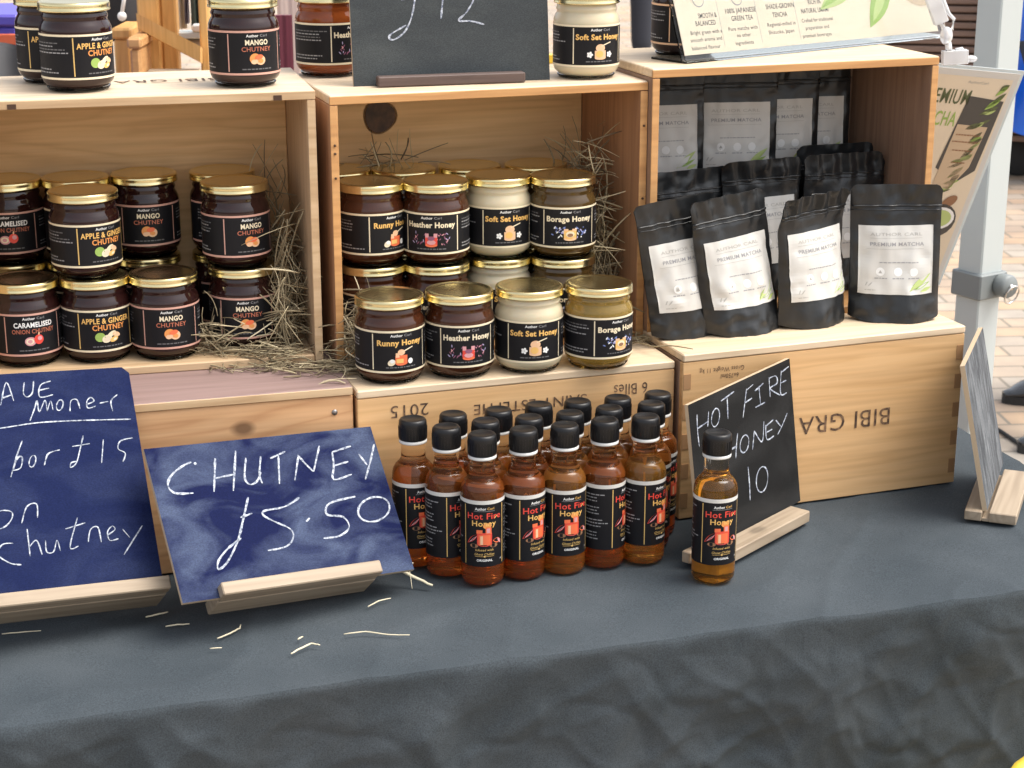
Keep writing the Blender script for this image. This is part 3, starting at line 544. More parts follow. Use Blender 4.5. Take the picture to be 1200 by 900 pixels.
# cap-top centres in the photo, rotation, label
for px, py, ang, lab in ((483.5, 490, 33, 'hot honey bottle at the far left, beside the navy chutney chalkboard'), (523, 499, 53, 'second hot honey bottle from the left in the front rank'), (565, 507.5, 5, 'frontmost hot honey bottle, its flame-red label facing straight out'),
        (613.5, 502, 45, 'hot honey bottle right of the frontmost one, label turned half right'), (662, 497, 22, 'hot honey bottle in the middle of the front rank'), (709, 491, 79, 'front-rank hot honey bottle with its list of small print facing out'), (757, 487, 57, 'hot honey bottle at the right end of the front rank'),
        (531, 484, 20, 'hot honey bottle behind the second one from the left'), (569, 492, 60, 'second-rank hot honey bottle directly behind the frontmost one'), (620, 488, 10, 'second-rank hot honey bottle behind the half-turned one'), (668, 483, 30, 'second-rank hot honey bottle behind the middle one of the front rank'), (714, 477, 50, 'second-rank hot honey bottle behind the one with small print'), (763.5, 472, 40, 'second-rank hot honey bottle at the right end of the group'),
        (584, 479, 15, 'back-rank hot honey bottle at the left, against the crate lettering'), (631.5, 473, 70, 'back-rank hot honey bottle left of centre, against the yellow crate'), (677, 469, 25, 'back-rank hot honey bottle right of centre, against the yellow crate'), (724, 465, 35, 'back-rank hot honey bottle second from the right, below the upside-down 6'), (771, 460, 65, 'back-rank hot honey bottle in the right back corner of the group')):
    p = onz(px, py, BH); bottle('hot_honey', p.x, p.y, ang, lab)
p = onz(841, 506, BH); bottle('hot_light', p.x, p.y, 22, 'lone golden hot honey bottle standing in front of the hot fire chalkboard')

# ------------------------------------------------------------------ tea pouches
PW, PH = .097, .146
def sst(x): x = max(0, min(1, x)); return x*x*(3-2*x)
class Pouch:
    def __init__(s, seed, D=.026, crk=0, bend=0): s.k = seed*3.7; s.D = D; s.c = crk; s.b = bend; s.sh = 0
    def at(s, u, v, side=-1):
        d = s.D*max(0, 1-v/.83)**.7 if v < .83 else 0
        d = d*(1-abs(u)**2.6)*(1 if side < 0 else .65)
        y = side*(d+.0007)
        n = noise.noise(V((u*1.6+s.k, v*3, s.k)))*.0035*(1-.6*v) + noise.noise(V((u*4+s.k, v*6, s.k+3)))*.0013
        n += noise.noise(V((u*2.2+v*5+s.k, v*7-u*2, s.k+9)))**2*.006*(.35+abs(u))*(1-v)
        lm = sst((abs(u)-.78)/.1) if .19 < v < .74 else min(1, max(.19-v, v-.74)/.05); n -= (abs(noise.noise(V((u*3+v*4+s.k, v*9-u*3, s.k+21))))*.0034+abs(noise.noise(V((u*7-v*6, v*16+u*5, s.k+31))))*.0018)*lm*(1-sst((abs(u)-.93)/.07))
        y += n
        if v > .72: y += s.c*sin(u*15+s.k+v*6)*sst((v-.72)/.2)*.0022 + noise.noise(V((u*3, s.k, v*5)))*.002*sst((v-.72)/.2)
        y += -s.b*max(0, v-.74)*PH
        hw = PW/2*(1-.02*sin(pi*v)); x = u*hw
        z = PH*v
        if v > .93: z -= .006*max(0, (abs(u)-.86)/.14)**2*((v-.93)/.07)
        if v < .15: z += .004*(abs(u)**4)*(1-v/.15)
        return V((x+s.sh*z*.8+.4*s.sh*x*0, y, z-0.55*s.b*max(0, v-.8)*PH-.35*s.sh*x*min(1, v*1.5)))
def pouch_label(seed):
    a = Art(1.3); r = random.Random(seed); a.rect(-40, 0, 40, 73, 'plab', 0)
    a.text('AUTHOR CARL', 0, 64, 3.4, 'plabg', 1, 56, 0); a.rect(-28, 59.6, 28, 59.9, 'plabg', 1); a.text('PREMIUM MATCHA', 1, 53.6, 4.0, 'grey', 1, 58, .01); a.rect(-32, 48.2, 30, 48.5, 'plabg', 1)
    a.dashes(-18, 24, 34, .9, 'grey', r, 1)
    for x in (-17, 2, 19): a.ell(x, 24, 4.6, 4.6, 'white', 1); a.dashes(x-6, x+7, 17.2, 1.0, 'grey', r, 1)
    a.poly([(-19, 22.5), (-17, 26), (-15, 22.5)], 'plabg', 2)
    a.leaf(14, 3.5, 38, 22, 3.2, 'leaf', 1); a.leaf(20, 5, 37, 13, 1.6, 'green', 2); a.leaf(26, 3, 39, 7, 2, 'leaf', 2)
    a.raw([(-33, 9), (-31, 13), (-30, 12.6), (-32, 8.8)], [(0, 1, 2, 3)], 'plabg', 1); a.leaf(-30, 8, -25, 13, .7, 'plabg', 1); a.dashes(-33, -22, 4.5, .8, 'plabg', r, 1)
    return a
GP = 'black tea pouches'
def pouch(seed, px, py, z, psi, lean, roll, label, D=.026, crk=0, bend=0, off=(0, 0)):
    P = Pouch(seed, D, crk, bend); P.sh = math.tan(R(roll)); p = onz(px, py, z)+V((off[0], off[1], 0)); m4 = Matrix.Translation(p) @ Matrix.Rotation(R(psi), 4, 'Z') @ Matrix.Rotation(-R(lean), 4, 'X')
    t = thing('tea_pouch', label, 'pouch', mat4=m4, group=GP)
    nu, nv = 28, 40; b = MB()
    for sd in (-1, 1): b.grid(nu, nv, (lambda a, c, sd=sd: P.at(a*2-1, c, sd)) if sd < 0 else (lambda a, c: P.at(1-a*2, c, 1)))
    fr = [P.at(i/nu*2-1, 0, -1) for i in range(nu+1)]; bk = [P.at(i/nu*2-1, 0, 1) for i in range(nu+1)]; b.add(fr+bk, [(i+nu+1, i+nu+2, i+1, i) for i in range(nu)], 0, True)
    fr = [P.at(i/nu*2-1, 1, -1) for i in range(nu+1)]; bk = [P.at(i/nu*2-1, 1, 1) for i in range(nu+1)]; b.add(fr+bk, [(i, i+1, i+nu+2, i+nu+1) for i in range(nu)], 0, True)
    for e in (-1, 1):
        fr = [P.at(e, j/nv, -1) for j in range(nv+1)]; bk = [P.at(e, j/nv, 1) for j in range(nv+1)]; b.add(fr+bk, [(j, j+1, j+nv+2, j+nv+1) if e < 0 else (j+nv+1, j+nv+2, j+1, j) for j in range(nv)], 0, False)
    b.build('pouch_body', M['foil'], t)
    MB().tube([P.at(-1+2*i/24, .845, -1)+V((0, -.0005, 0)) for i in range(25)], .0011, 6).tube([P.at(-1+2*i/24, .815, -1)+V((0, -.0003, 0)) for i in range(25)], .0007, 6).build('zip_seal', M['foil'], t)
    pouch_label(seed).build('paper_label', lambda x, y, o: P.at(x/(PW/2), .205+y/PH, -1)+V((0, -o, 0)), t, .0010, .00022)
    return t
ZR = .1769+.0004; ZI = .1769+.0002+TH+.0003
pouch(1, 811, 391, ZR, 28, 0, -13, 'black tea pouch at the left end of the front row, leaning left and half covered', .014, .3)
pouch(2, 870, 386, ZR, 31, 0, -13, 'black tea pouch second from the left in the front row, crinkled above its label', .022, .7)
pouch(4, 951, 377, ZR, 37, 0, -6, 'twisted black tea pouch in the front row with its top bent towards the viewer', .024, 1.0, .28)
pouch(5, 1046, 373, ZR, -2, 1, -2, 'black tea pouch at the right end of the front row, its label facing straight out', .020, .15)
(x, y), a, z = CR['RU']; ris = MB(); ca, sa = cos(a), sin(a)
def rl(u, v, z): return V((x+u*ca-v*sa, y+u*sa+v*ca, z))
rt_ = thing('cardboard_box', 'black card box hidden behind the pouches, raising the back row', 'box', rl(.165, .146, ZI), a)
MB().bbox(-.145, -.017, 0, .125, .017, .102, .001).build('carton', M['card'], rt_); MB().box(-.145, -.009, .1023, .125, .009, .1026).build('parcel_tape', M['plabg'], rt_)
def pouchat(seed, q, psi, label, lean=3, roll=0, D=.009, crk=.1, bend=0):
    t = pouch(seed, 600, 600, 0, psi, lean, roll, label, D, crk, bend); t.location = q; return t
def upx(px, py, v):       # crate-width position seen at a pixel on the plane v behind the crate front
    n = V((sa, -ca, 0)); B = rl(0, v, 0); r_ = ray(px, py); p = CAM+r_*((B-CAM).dot(n)/r_.dot(n)); q = p-V((x, y, 0)); return min(max(q.x*ca+q.y*sa, .058), .272)   # stays between the crate sides
pouchat(3, rl(upx(893, 300, .075), .074, ZI+.008), 22, 'black crinkle-topped tea pouch between the two middle front ones', 2, -2, .016, 1.0, .1)
pouchat(6, rl(upx(984, 300, .072), .072, ZI+.008), 19, 'black tea pouch with a creased top, just behind the twisted one', 1, 0, .016, .9)
pouchat(7, rl(upx(818, 300, .070), .072, ZI), 27, 'black tea pouch in the second row at the left, only its dark top showing', 3, -3, .014, .4)
pouchat(8, rl(upx(1046, 300, .075), .078, ZI), 20, 'black tea pouch in the second row at the right, against the crate side', 2, 1, .012, .2)
pouchat(13, rl(upx(1000, 250, .105), .108, ZI+.012), 20, 'black tea pouch in the third row, its top edge showing above the creased one', 1, 1, .010, .2)
pouchat(9, rl(upx(789, 150, .115), .142, ZI+.103), 12, 'black tea pouch at the left of the raised back row, cut by the crate side')
pouchat(10, rl(upx(872, 150, .115), .137, ZI+.103), 6, 'black tea pouch in the raised back row with its whole grey label showing')
pouchat(11, rl(upx(926, 150, .115), .143, ZI+.103), 10, 'black tea pouch third in the raised back row, right half of its label showing')
pouchat(12, rl(upx(966, 150, .115), .149, ZI+.103), 10, 'black tea pouch at the right of the raised back row, narrow strip of label showing')

# ------------------------------------------------------------------ chalkboards
def stroke(b, pts, w, mi=0, z=.0004):
    pts = [V((p[0], p[1])) for p in pts]
    out = [pts[0]]
    for i in range(len(pts)-1):          # round the corners a little
        p0 = pts[max(i-1, 0)]; p1 = pts[i]; p2 = pts[i+1]; p3 = pts[min(i+2, len(pts)-1)]
        for k in range(1, 6):
            s = k/5; out.append(.5*((2*p1)+(p2-p0)*s+(2*p0-5*p1+4*p2-p3)*s*s+(3*p1-p0-3*p2+p3)*s**3))
    vs = []
    for i, p in enumerate(out):
        t = out[min(i+1, len(out)-1)]-out[max(i-1, 0)]; t = t.normalized() if t.length > 1e-9 else V((1, 0)); n = V((-t.y, t.x)); ww = w*(.85+.6*noise.noise(V((p.x*150, p.y*150, 1))))*(.6 if i in (0, len(out)-1) else 1)
        vs += [V((p.x+n.x*ww/2, p.y+n.y*ww/2, z)), V((p.x-n.x*ww/2, p.y-n.y*ww/2, z))]
    b.add(vs, [(2*i+1, 2*i+3, 2*i+2, 2*i) for i in range(len(out)-1)], mi)
def E(cx, cy, rx, ry, rot=0, n=12, a0=0, a1=360): 
    c, s = cos(R(rot)), sin(R(rot)); o = []
    for i in range(n+1): t = R(a0+(a1-a0)*i/n); o.append((cx+rx*cos(t)*c-ry*sin(t)*s, cy+rx*cos(t)*s+ry*sin(t)*c))
    return o
def sc(k, ox, oy, strokes): return [[(ox+x/k, oy+y/k) for x, y in s] for s in strokes]
def chalkboard(P, w, h, face, strokes, cw, label, th=.004, notch=None, u0=0):
    t = thing('chalkboard', label, 'chalkboard', mat4=P.mat4(), group='chalkboard price signs')
    o = [(u0, 0), (w, 0), (w, h-.006), (w-.006, h), (u0+.006, h), (u0, h-.006)] if notch else [(u0, 0), (w, 0), (w, h), (u0, h)]
    n = len(o); b = MB(); b.add([(x, y, 0) for x, y in o]+[(x, y, -th) for x, y in o], [tuple(range(n)), tuple(range(n, 2*n))[::-1]], 0)
    b.add([(x, y, q) for q in (0, -th) for x, y in o], [(i, i+n, (i+1) % n+n, (i+1) % n) for i in range(n)], 1)
    b.build('board', [M[face], M['ply']], t)
    if strokes:
        c = MB(); cw *= .68
        for s in strokes:
            uv = [P.uv(*q) for q in s]; uv = [(min(max(a, u0+.002), w-.002), min(max(q, .002), h-.002)) for a, q in uv]; stroke(c, uv, cw)
        c.build('chalk_writing', M['chalkw'], t)
    return t
# navy board at the left
PA = Plane((-.5263, 1.3955, .048), R(28.9), R(37.69), R(-5.04))
zA = lambda s: sc(3, 0, 420, s)
SA = zA([[(-40, 95), (-70, 100), (-75, 125), (-45, 140), (-50, 165), (-85, 175)], [(2, 165), (22, 85), (48, 150)], [(8, 140), (42, 128)], [(85, 85), (82, 122), (95, 136), (113, 122), (118, 80)], [(178, 80), (142, 95), (140, 136), (186, 128)], [(140, 112), (172, 105)],
  [(105, 220), (122, 175), (130, 150), (138, 188), (158, 148), (166, 186)], [(166, 186), (178, 150), (186, 182)], E(210, 165, 11, 19, 15), [(246, 186), (249, 150), (270, 146), (281, 178)], [(306, 162), (330, 150), (318, 138), (305, 152), (309, 175), (336, 168)], [(350, 158), (380, 152)], [(412, 128), (390, 150), (396, 186)],
  [(-140, 262), (0, 246), (120, 228), (220, 221), (340, 217), (460, 214)], [(78, 290), (58, 345), (38, 418)], [(45, 395), (62, 350), (78, 350), (72, 385), (45, 395)], E(114, 362, 11, 21, 15), [(156, 376), (166, 340), (185, 328), (210, 322)], [(292, 272), (280, 325), (268, 368), (248, 384), (250, 368), (268, 362)], [(254, 310), (316, 300)], [(363, 285), (357, 368)], [(466, 280), (424, 290), (415, 318), (440, 334), (432, 364)],
  [(-90, 300), (-110, 350), (-100, 400), (-70, 395), (-70, 360), (-105, 365)], [(-20, 545), (10, 535), (40, 540), (42, 562), (20, 590), (-15, 600), (-22, 560)], [(76, 580), (94, 522), (128, 512), (132, 560)], [(46, 650), (8, 655), (-8, 690), (35, 720), (75, 726)], [(95, 600), (106, 696)], [(102, 665), (128, 640), (148, 690)], [(160, 640), (164, 680), (188, 680), (200, 640), (212, 676)], [(272, 560), (246, 664), (276, 660)], [(230, 600), (300, 578)], [(310, 646), (318, 602), (344, 594), (356, 646)], [(380, 620), (404, 602), (394, 590), (378, 610), (386, 640), (416, 634)], [(430, 600), (456, 630)], [(500, 588), (436, 690)]])
wA, hA = .240, .2175
bA = chalkboard(PA, wA, hA, 'navy', SA, .0018, 'navy chalkboard at the left edge offering a chutney deal, in a wooden foot', .004, True)
def foot(board, P, u0, u1, m, front=.017, back=.014, hgt=.012, lift=0, tilted=False):
    """slotted wooden foot round the board's bottom edge: level on the table, or tipped back together with the board"""
    b = MB(); g_ = .0035; c_ = -.002
    if tilted: Mx = Matrix.Translation(((u0+u1)/2, 0, c_)) @ Matrix(((1, 0, 0), (0, 0, 1), (0, -1, 0))).to_4x4(); lo = -.002
    else: Mx = P.mat4().inverted() @ (Matrix.Translation(P.B+P.a*((u0+u1)/2)) @ Matrix.Rotation(atan2(P.a.y, P.a.x), 4, 'Z')); lo = lift
    hl = (u1-u0)/2
    b.bbox(-hl, -front, lo, hl, -g_+.0011, lo+hgt, .001, 0, Mx); b.bbox(-hl, g_+.001, lo, hl, back, lo+hgt*.97, .001, 0, Mx); b.box(-hl+.001, -g_+.0006, lo+.0005, hl-.001, g_+.0006, lo+.0035, 0, Mx)
    return b.build('wooden_foot', WD[m], board)
foot(bA, PA, .02, wA+.003, 'block', .016, .042, tilted=True)
# navy board, chutney price
PB = Plane((-.2855, 1.4509, .0405), R(35.22), R(42.43), R(-6.04))
zB = lambda s: sc(3, 0, 420, s)
SB = zB([[(690, 368), (682, 372)], [(672, 365), (640, 380), (602, 412), (590, 448), (616, 474), (680, 474)], [(756, 352), (752, 470)], [(828, 325), (820, 466)], [(756, 422), (822, 408)], [(864, 350), (860, 420), (880, 444), (905, 430), (916, 400)], [(916, 345), (912, 410), (922, 440)], [(950, 352), (1002, 328)], [(978, 338), (982, 442)], [(1036, 430), (1048, 345)], [(1046, 340), (1072, 370), (1102, 398)], [(1122, 308), (1102, 398)]]) + [
  [(389, 530), (391, 546), (391, 562), (412, 556)], [(389, 530), (411, 523)], [(391, 546), (408, 541)], [(420, 532), (430, 545)], [(444, 520), (434, 540), (428, 562)]] + zB([[(872, 488), (856, 560), (836, 640), (800, 715), (768, 742), (768, 712), (800, 670), (848, 632)], [(845, 560), (886, 545)], [(1052, 490), (1000, 522), (930, 536), (926, 552), (960, 572), (1020, 600), (1030, 632), (1005, 662), (942, 676)], [(1076, 574), (1088, 562)]]) + [
  [(416, 582), (386, 590), (383, 603), (402, 606), (409, 618), (398, 628), (379, 631)], E(438, 597, 19, 14, -18)]
wB, hB = .2278, .1497
bB = chalkboard(PB, wB, hB, 'navys', SB, .0030, 'smeared navy chalkboard pricing the chutney, leaning back in a short wooden foot')
foot(bB, PB, .034, .190, 'block', .014, .034, tilted=True)
# black board, hot fire honey
PC = Plane((.1839, 1.6353, .007), R(49.9), R(6.8), R(1.8))
zC = lambda s: sc(2.857, 780, 400, s)
SC = zC([[(104, 245), (106, 300), (112, 352)], [(143, 235), (140, 285)], [(106, 292), (141, 268)], E(166, 255, 13, 31, 8), [(184, 200), (228, 168)], [(205, 190), (208, 260)], [(270, 158), (258, 256)], [(268, 165), (292, 144)], [(264, 206), (288, 190)], [(311, 150), (317, 210)], [(298, 166), (326, 140)], [(300, 221), (332, 204)], [(345, 120), (349, 186)], [(345, 124), (368, 116), (372, 140), (349, 158), (382, 180)], [(386, 98), (384, 175), (404, 172)], [(386, 104), (411, 84)], [(384, 140), (403, 130)],
  [(240, 308), (236, 350), (234, 392)], [(205, 330), (208, 400)], [(208, 368), (238, 350)], E(263, 343, 14, 30, 10), [(290, 362), (296, 300)], [(296, 300), (322, 336), (328, 268)], [(334, 280), (338, 328), (362, 316)], [(334, 284), (360, 262)], [(337, 305), (356, 294)], [(368, 264), (386, 286)], [(406, 240), (390, 280), (374, 312)], [(275, 420), (280, 480), (282, 532)], E(322, 462, 19, 43, 6)])
bC = chalkboard(PC, .182, .1535, 'bblack', SC, .0024, 'black chalkboard pricing the hot fire honey, standing in front of the right-hand crates')
foot(bC, PC, -.014, .158, 'block', .026, .014, .012, -.0062)
# board seen almost edge-on at the right
PD = Plane((.4885, 1.748, .012), R(69.2), R(12.3), R(.8))
bD = chalkboard(PD, .150, .156, 'smeared', None, .002, 'grey chalk-smeared board seen almost edge-on at the right end of the table', .005)
foot(bD, PD, -.006, .135, 'block', .030, .022, .011, -.0113)
# grey board on the middle crate
PE = Plane((-.1567, 1.806, ZTC), R(14.9), R(7.5), 0)
SE = sc(3, 370, 0, [[(352, -30), (338, 55), (312, 112), (272, 140), (260, 124), (318, 88)], [(300, 0), (372, -20)], [(452, -60), (440, 66)], [(500, -60), (540, -70), (560, -20), (532, 40), (502, 72), (545, 74), (592, 86)]])
bE = chalkboard(PE, .202, .15, 'bgrey', SE, .0030, 'grey chalkboard with a pound price, standing on the middle crate in a dark foot', .004)
foot(bE, PE, .022, .172, 'grey', .016, .012, .010, .0004)

# ------------------------------------------------------------------ acrylic sign on the right crate
PS = Plane((.1757, 1.880, ZTR+.002), R(37), R(20), 0)
sg = thing('acrylic_sign', 'clear acrylic holder with a cream tea poster on the right-hand crate', 'sign', mat4=PS.mat4())
SWd = PS.uv(1107, 43)[0]; SH = .19
a = Art(60); a.rect(4, 6, SWd*1000-10, SH*1000, 'paper', 0)
def colm(px0, lines, head):
    for (px, py, tx, hh, ww) in lines:
        u, v = PS.uv(px, py); a.text(tx, u*1000, v*1000, hh, 'grey' if not head else 'charc', 1, ww, 0)
for px, py, tx, w in ((828, 18, 'SMOOTH &', 26), (826, 27, 'BALANCED', 28), (867, 12, '100% JAPANESE', 44), (869, 21, 'GREEN TEA', 31), (913, 7, 'SHADE-GROWN', 42), (913, 17, 'TENCHA', 22), (953, 2, 'RICH IN', 19), (954, 12, 'NATURAL UMAMI', 42)):
    u, v = PS.uv(px, py); a.text(tx, u*1000, v*1000, 5.4, 'charc', 1, w*1.0, .006)
for px, py, tx, w in ((827, 37.5, 'Bright green with a', 44), (827, 46, 'smooth aroma and', 44), (827, 55.5, 'balanced flavour', 40), (870, 33, 'Pure matcha with', 42), (871, 41, 'no other', 20), (872, 50, 'ingredients', 26), (915, 28, 'Regional-milled in', 42), (915, 37, 'Shizuoka, Japan', 38), (957, 23, 'Crafted for traditional', 48), (957, 32, 'preparation and', 36), (957, 41, 'premium beverages', 44)):
    u, v = PS.uv(px, py); a.text(tx, u*1000, v*1000, 4.2, 'charc', 1, w*1.0, 0)
for x0, y0, x1, y1 in ((845, 0, 849, 54), (889, -6, 893, 50), (934, -8, 938, 46)):
    u0, v0 = PS.uv(x0, y0); u1, v1 = PS.uv(x1, y1); a.rect(u1*1000-.3, v1*1000, u1*1000+.3, v0*1000+30, 'plabg', 1)
def lf(px0, py0, px1, py1, w, m, lay=2): u0, v0 = PS.uv(px0, py0); u1, v1 = PS.uv(px1, py1); a.leaf(u0*1000, v0*1000, u1*1000, v1*1000, w, m, lay)
lf(1019, 33, 1042, -30, 13, 'green'); lf(1022, 26, 1038, -20, 6, 'leaf', 3); lf(960, 12, 1012, -35, 12, 'leaf'); lf(962, 10, 1000, -25, 5, 'green', 3)
u, v = PS.uv(1075, -25); a.ell(u*1000, v*1000, 40, 32, 'paperD', 2); a.ell(u*1000, v*1000+4, 32, 24, 'brownp', 3)
for px, py in ((817, 0), (862, -2)): u, v = PS.uv(px, py); a.ell(u*1000, v*1000, 8, 8, 'grey', 1); a.ell(u*1000, v*1000, 7, 7, 'paper', 2)
a.build('poster', flat, sg, .0002, .0002)
MB().bbox(0, 0, .0025, SWd, SH, .0045, .0004).build('front_sheet', M['acrylic'], sg)
MB().bbox(0, 0, -.0035, SWd, SH, -.0012, .0004).build('back_sheet', M['acrylic'], sg)
Mi = PS.mat4().inverted() @ Matrix.Translation(PS.B) @ Matrix.Rotation(R(37), 4, 'Z')
MB().bbox(0, -.004, -.0018, SWd, .05, .0006, .0004, 0, Mi).build('acrylic_base', M['acrylic'], sg)

# ------------------------------------------------------------------ second poster hanging behind, and its clip
PQ = None
def poster2():
    TR = ony(1197, 87, 2.2); psi, lean, rho = R(7.58), R(-23.75), R(-6.67)
    P = Plane(TR, psi, lean, rho); w, h = .225, .318
    m4 = P.mat4(); t = thing('hanging_poster', 'white-bordered tea poster hanging tilted between crate and pole', 'poster', mat4=m4)
    b = MB(); b.bbox(-w, -h, -.0012, 0, 0, 0, .0003); b.build('white_card', M['plab'], t)
    a = Art(40); W_, H_ = w*1000, h*1000; X = lambda px, py: tuple(q*1000 for q in P.uv(px, py))
    a.rect(-W_+7, -H_+7, -7, -9, 'paper', 0); a.rect(-62, -60, -7, -9, 'leaf', 1) if False else None
    rot = math.degrees(0); 
    u, v = X(1117, 112); a.text('PREMIUM', u-9, v, 21, 'olive', 2, 62, .01)
    u, v = X(1108, 138); a.text('MATCHA', u-14, v, 21, 'green', 2, 56, .01)
    u, v = X(1152, 97); a.text('AuthorCarl', u-6, v, 4, 'plabg', 2, 26, 0)
    pz = [X(1136, 112), X(1176, 119), X(1142, 200), X(1118, 214), X(1096, 196)]; a.poly(pz[::-1], 'charc', 2)
    pz = [X(1122, 145), X(1157, 149), X(1135, 196), X(1110, 222), X(1092, 216)]; a.poly(pz[::-1], 'paperD', 3); pz = [X(1124, 147), X(1154, 150), X(1134, 190), X(1106, 196)]; a.poly(pz[::-1], 'peach', 4) if False else None
    r = random.Random(3)
    for py, k in ((158, 30), (166, 34), (176, 26), (190, 18)):
        u, v = X(1136-(py-150)*.35, py); a.dashes(u-k/2, u+k/2, v, 1.6, 'brownp', r, 5)
    for q in range(26):
        px = 1192-q*2.7+r.uniform(-7, 3); py = 94+q*5+r.uniform(-3, 3); u, v = X(px-8, py+3)
        if u > -9: u = -9
        a.leaf(u, v, max(u-r.uniform(8, 22), -W_+8), v-r.uniform(6, 20), r.uniform(2, 4), r.choice(('olive', 'green', 'leaf', 'olive')), 3, 5)
    u, v = X(1098, 258); a.ell(u, v, 24, 26, 'charc', 4); a.ell(u+2, v+4, 19, 17, 'white', 5); a.ell(u+2, v+4, 15, 13, 'leaf', 6)
    u, v = X(1112, 236); a.ell(u, v, 12, 7, 'brownp', 4, 50)
    a.build('printed_sheet', flat, t, .0002, .0002)
    MB().bbox(-w-.004, -h-.004, -.0022, .004, .004, -.0014, .0003).build('laminate_edge', M['tint'], t)
    return P
PQ = poster2()
c0 = ony(1104, 10, 2.06); cl = thing('sign_clip', 'clear plastic double clip joining the acrylic sign to the hanging poster', 'clip', c0)
def rel(px, py, Y=2.06): return ony(px, py, Y)-c0
def clampm(p, q, w): 
    d_ = (q-p); m4 = Matrix.Translation(p) @ d_.to_track_quat('Z', 'X').to_matrix().to_4x4(); l = d_.length
    b = MB()
    for s in (-1, 1): b.bbox(-w/2, s*.004-.0012, 0, w/2, s*.004+.0012, l, .0008, 0, m4)
    b.bbox(-w/2, -.003, l*.45, w/2, .003, l*.6, .0006, 0, m4); return b
clampm(rel(1091, -8), rel(1103, 27), .016).build('upper_clamp', M['clip'], cl)
MB().tube([rel(1103, -6), rel(1112, 16), rel(1118, 22), rel(1116, 34), rel(1108, 36), rel(1100, 24)], .0022, 7).build('spring_loop', M['clip'], cl)
MB().ball(rel(1109, 42), .009, sc=(.8, .8, 1.15)).build('ball_joint', M['clip'], cl)
MB().tube([rel(1111, 50), rel(1112, 58), rel(1108, 63)], .004, 8).build('link_rod', M['clip'], cl)
clampm(rel(1104, 68), rel(1134, 66), .016).build('lower_clamp', M['clip'], cl)
MB().tube([rel(1118, 66), rel(1121, 58), rel(1127, 57), rel(1131, 64)], .0022, 7).build('spring_loop', M['clip'], cl)
MB().ball(rel(1138, 69), .005, sc=(1.4, 1, .8)).build('grip_end', M['clip'], cl)

# ------------------------------------------------------------------ gazebo pole
pb = ony(1147, 330, 2.46); pl = thing('gazebo_leg', 'pale grey square gazebo leg with a clamp collar behind the table', 'pole', (pb.x, pb.y, GZ), R(34))
MB().bbox(-.0215, -.0215, .01, .0215, .0215, 2.6, .002).build('upright', M['pole'], pl); MB().bbox(-.05, -.05, 0, .05, .05, .012, .002).build('base_plate', M['collar'], pl)
zc = pb.z-GZ; cb = MB().bbox(-.027, -.027, zc-.019, .027, .027, zc+.017, .002).build('collar', M['collar'], pl)
kb = MB().lathe([(.0001, 0), (.015, 0), (.0165, .003), (.0165, .016), (.014, .02), (.0001, .02)], 24, 0, False, Matrix.Translation((.012, -.027, zc)) @ Matrix.Rotation(pi/2, 4, 'X')).build('knob', M['collar'], cb)
MB().lathe([(.0001, 0), (.004, 0), (.004, .004), (.0001, .004)], 12, 0, False, Matrix.Translation((.012, -.0455, zc)) @ Matrix.Rotation(pi/2, 4, 'X')).build('pin', M['steel'], kb)
MB().tube([(.014+.013*sin(2*pi*i/24), -.048-.004*cos(2*pi*i/24), zc-.011+.013*cos(2*pi*i/24)) for i in range(24)], .0013, 6, closed=True).build('pull_ring', M['steel'], kb)

# ------------------------------------------------------------------ grey paper strip between jars, straw
p = onz(216, 305, ZL+.01); gs = MB().grid(6, 20, lambda a_, c_: V((p.x+(a_-.5)*.016*(1.25-.5*(c_ > .75)*(c_-.75)*4-.45*(1-c_)), p.y+.030+.004*sin(c_*9+a_*3), ZL+.001+c_*.150)))
gs.grid(6, 20, lambda a_, c_: V((p.x+(.5-a_)*.016*(1.25-.5*(c_ > .75)*(c_-.75)*4-.45*(1-c_)), p.y+.0304+.004*sin(c_*9+(1-a_)*3), ZL+.001+c_*.150)))
tag(gs.build('paper_strip', M['tapegrey']), 'crumpled grey paper strip standing between the mango chutney jars', 'paper')
def straw_clump(name, label, spots, rnd):
    b = MB()
    for (c, spread, n, ln, up) in spots:
        for k in range(int(n*.95)):
            q = V(c)+V((rnd.gauss(0, spread[0]), rnd.gauss(0, spread[1]), abs(rnd.gauss(0, spread[2])))); th = rnd.uniform(0, 2*pi); el = rnd.uniform(-.1, .35) if rnd.random() > up else rnd.uniform(.7, 1.4)
            d_ = V((cos(th)*cos(el), sin(th)*cos(el)*.6, sin(el))); l = ln*rnd.uniform(.5, 1.3); s_ = d_.cross(V((0, 0, 1))).normalized(); cv = rnd.uniform(-.35, .35)*l; pts = []
            for i in range(6): t_ = i/5-.5; pts.append(q+d_*l*t_+s_*cv*(t_*t_*2)+V((0, 0, -abs(cv)*t_*t_)))
            b.tube(pts, rnd.choice((.00035, .0004, .0005, .0006, .0009)), 4, 0, [.7, 1, 1, 1, 1, .6], smooth=True)
    for i, v_ in enumerate(b.v):       # keep the strands above what they lie on
        pass
    return tag(b.build(name, M['straw']), label, 'straw', kind='stuff')
def lc(key, u, v, z): (x_, y_), a_, _ = CR[key]; return (x_+u*cos(a_)-v*sin(a_), y_+u*sin(a_)+v*cos(a_), z)
rs = random.Random(11)
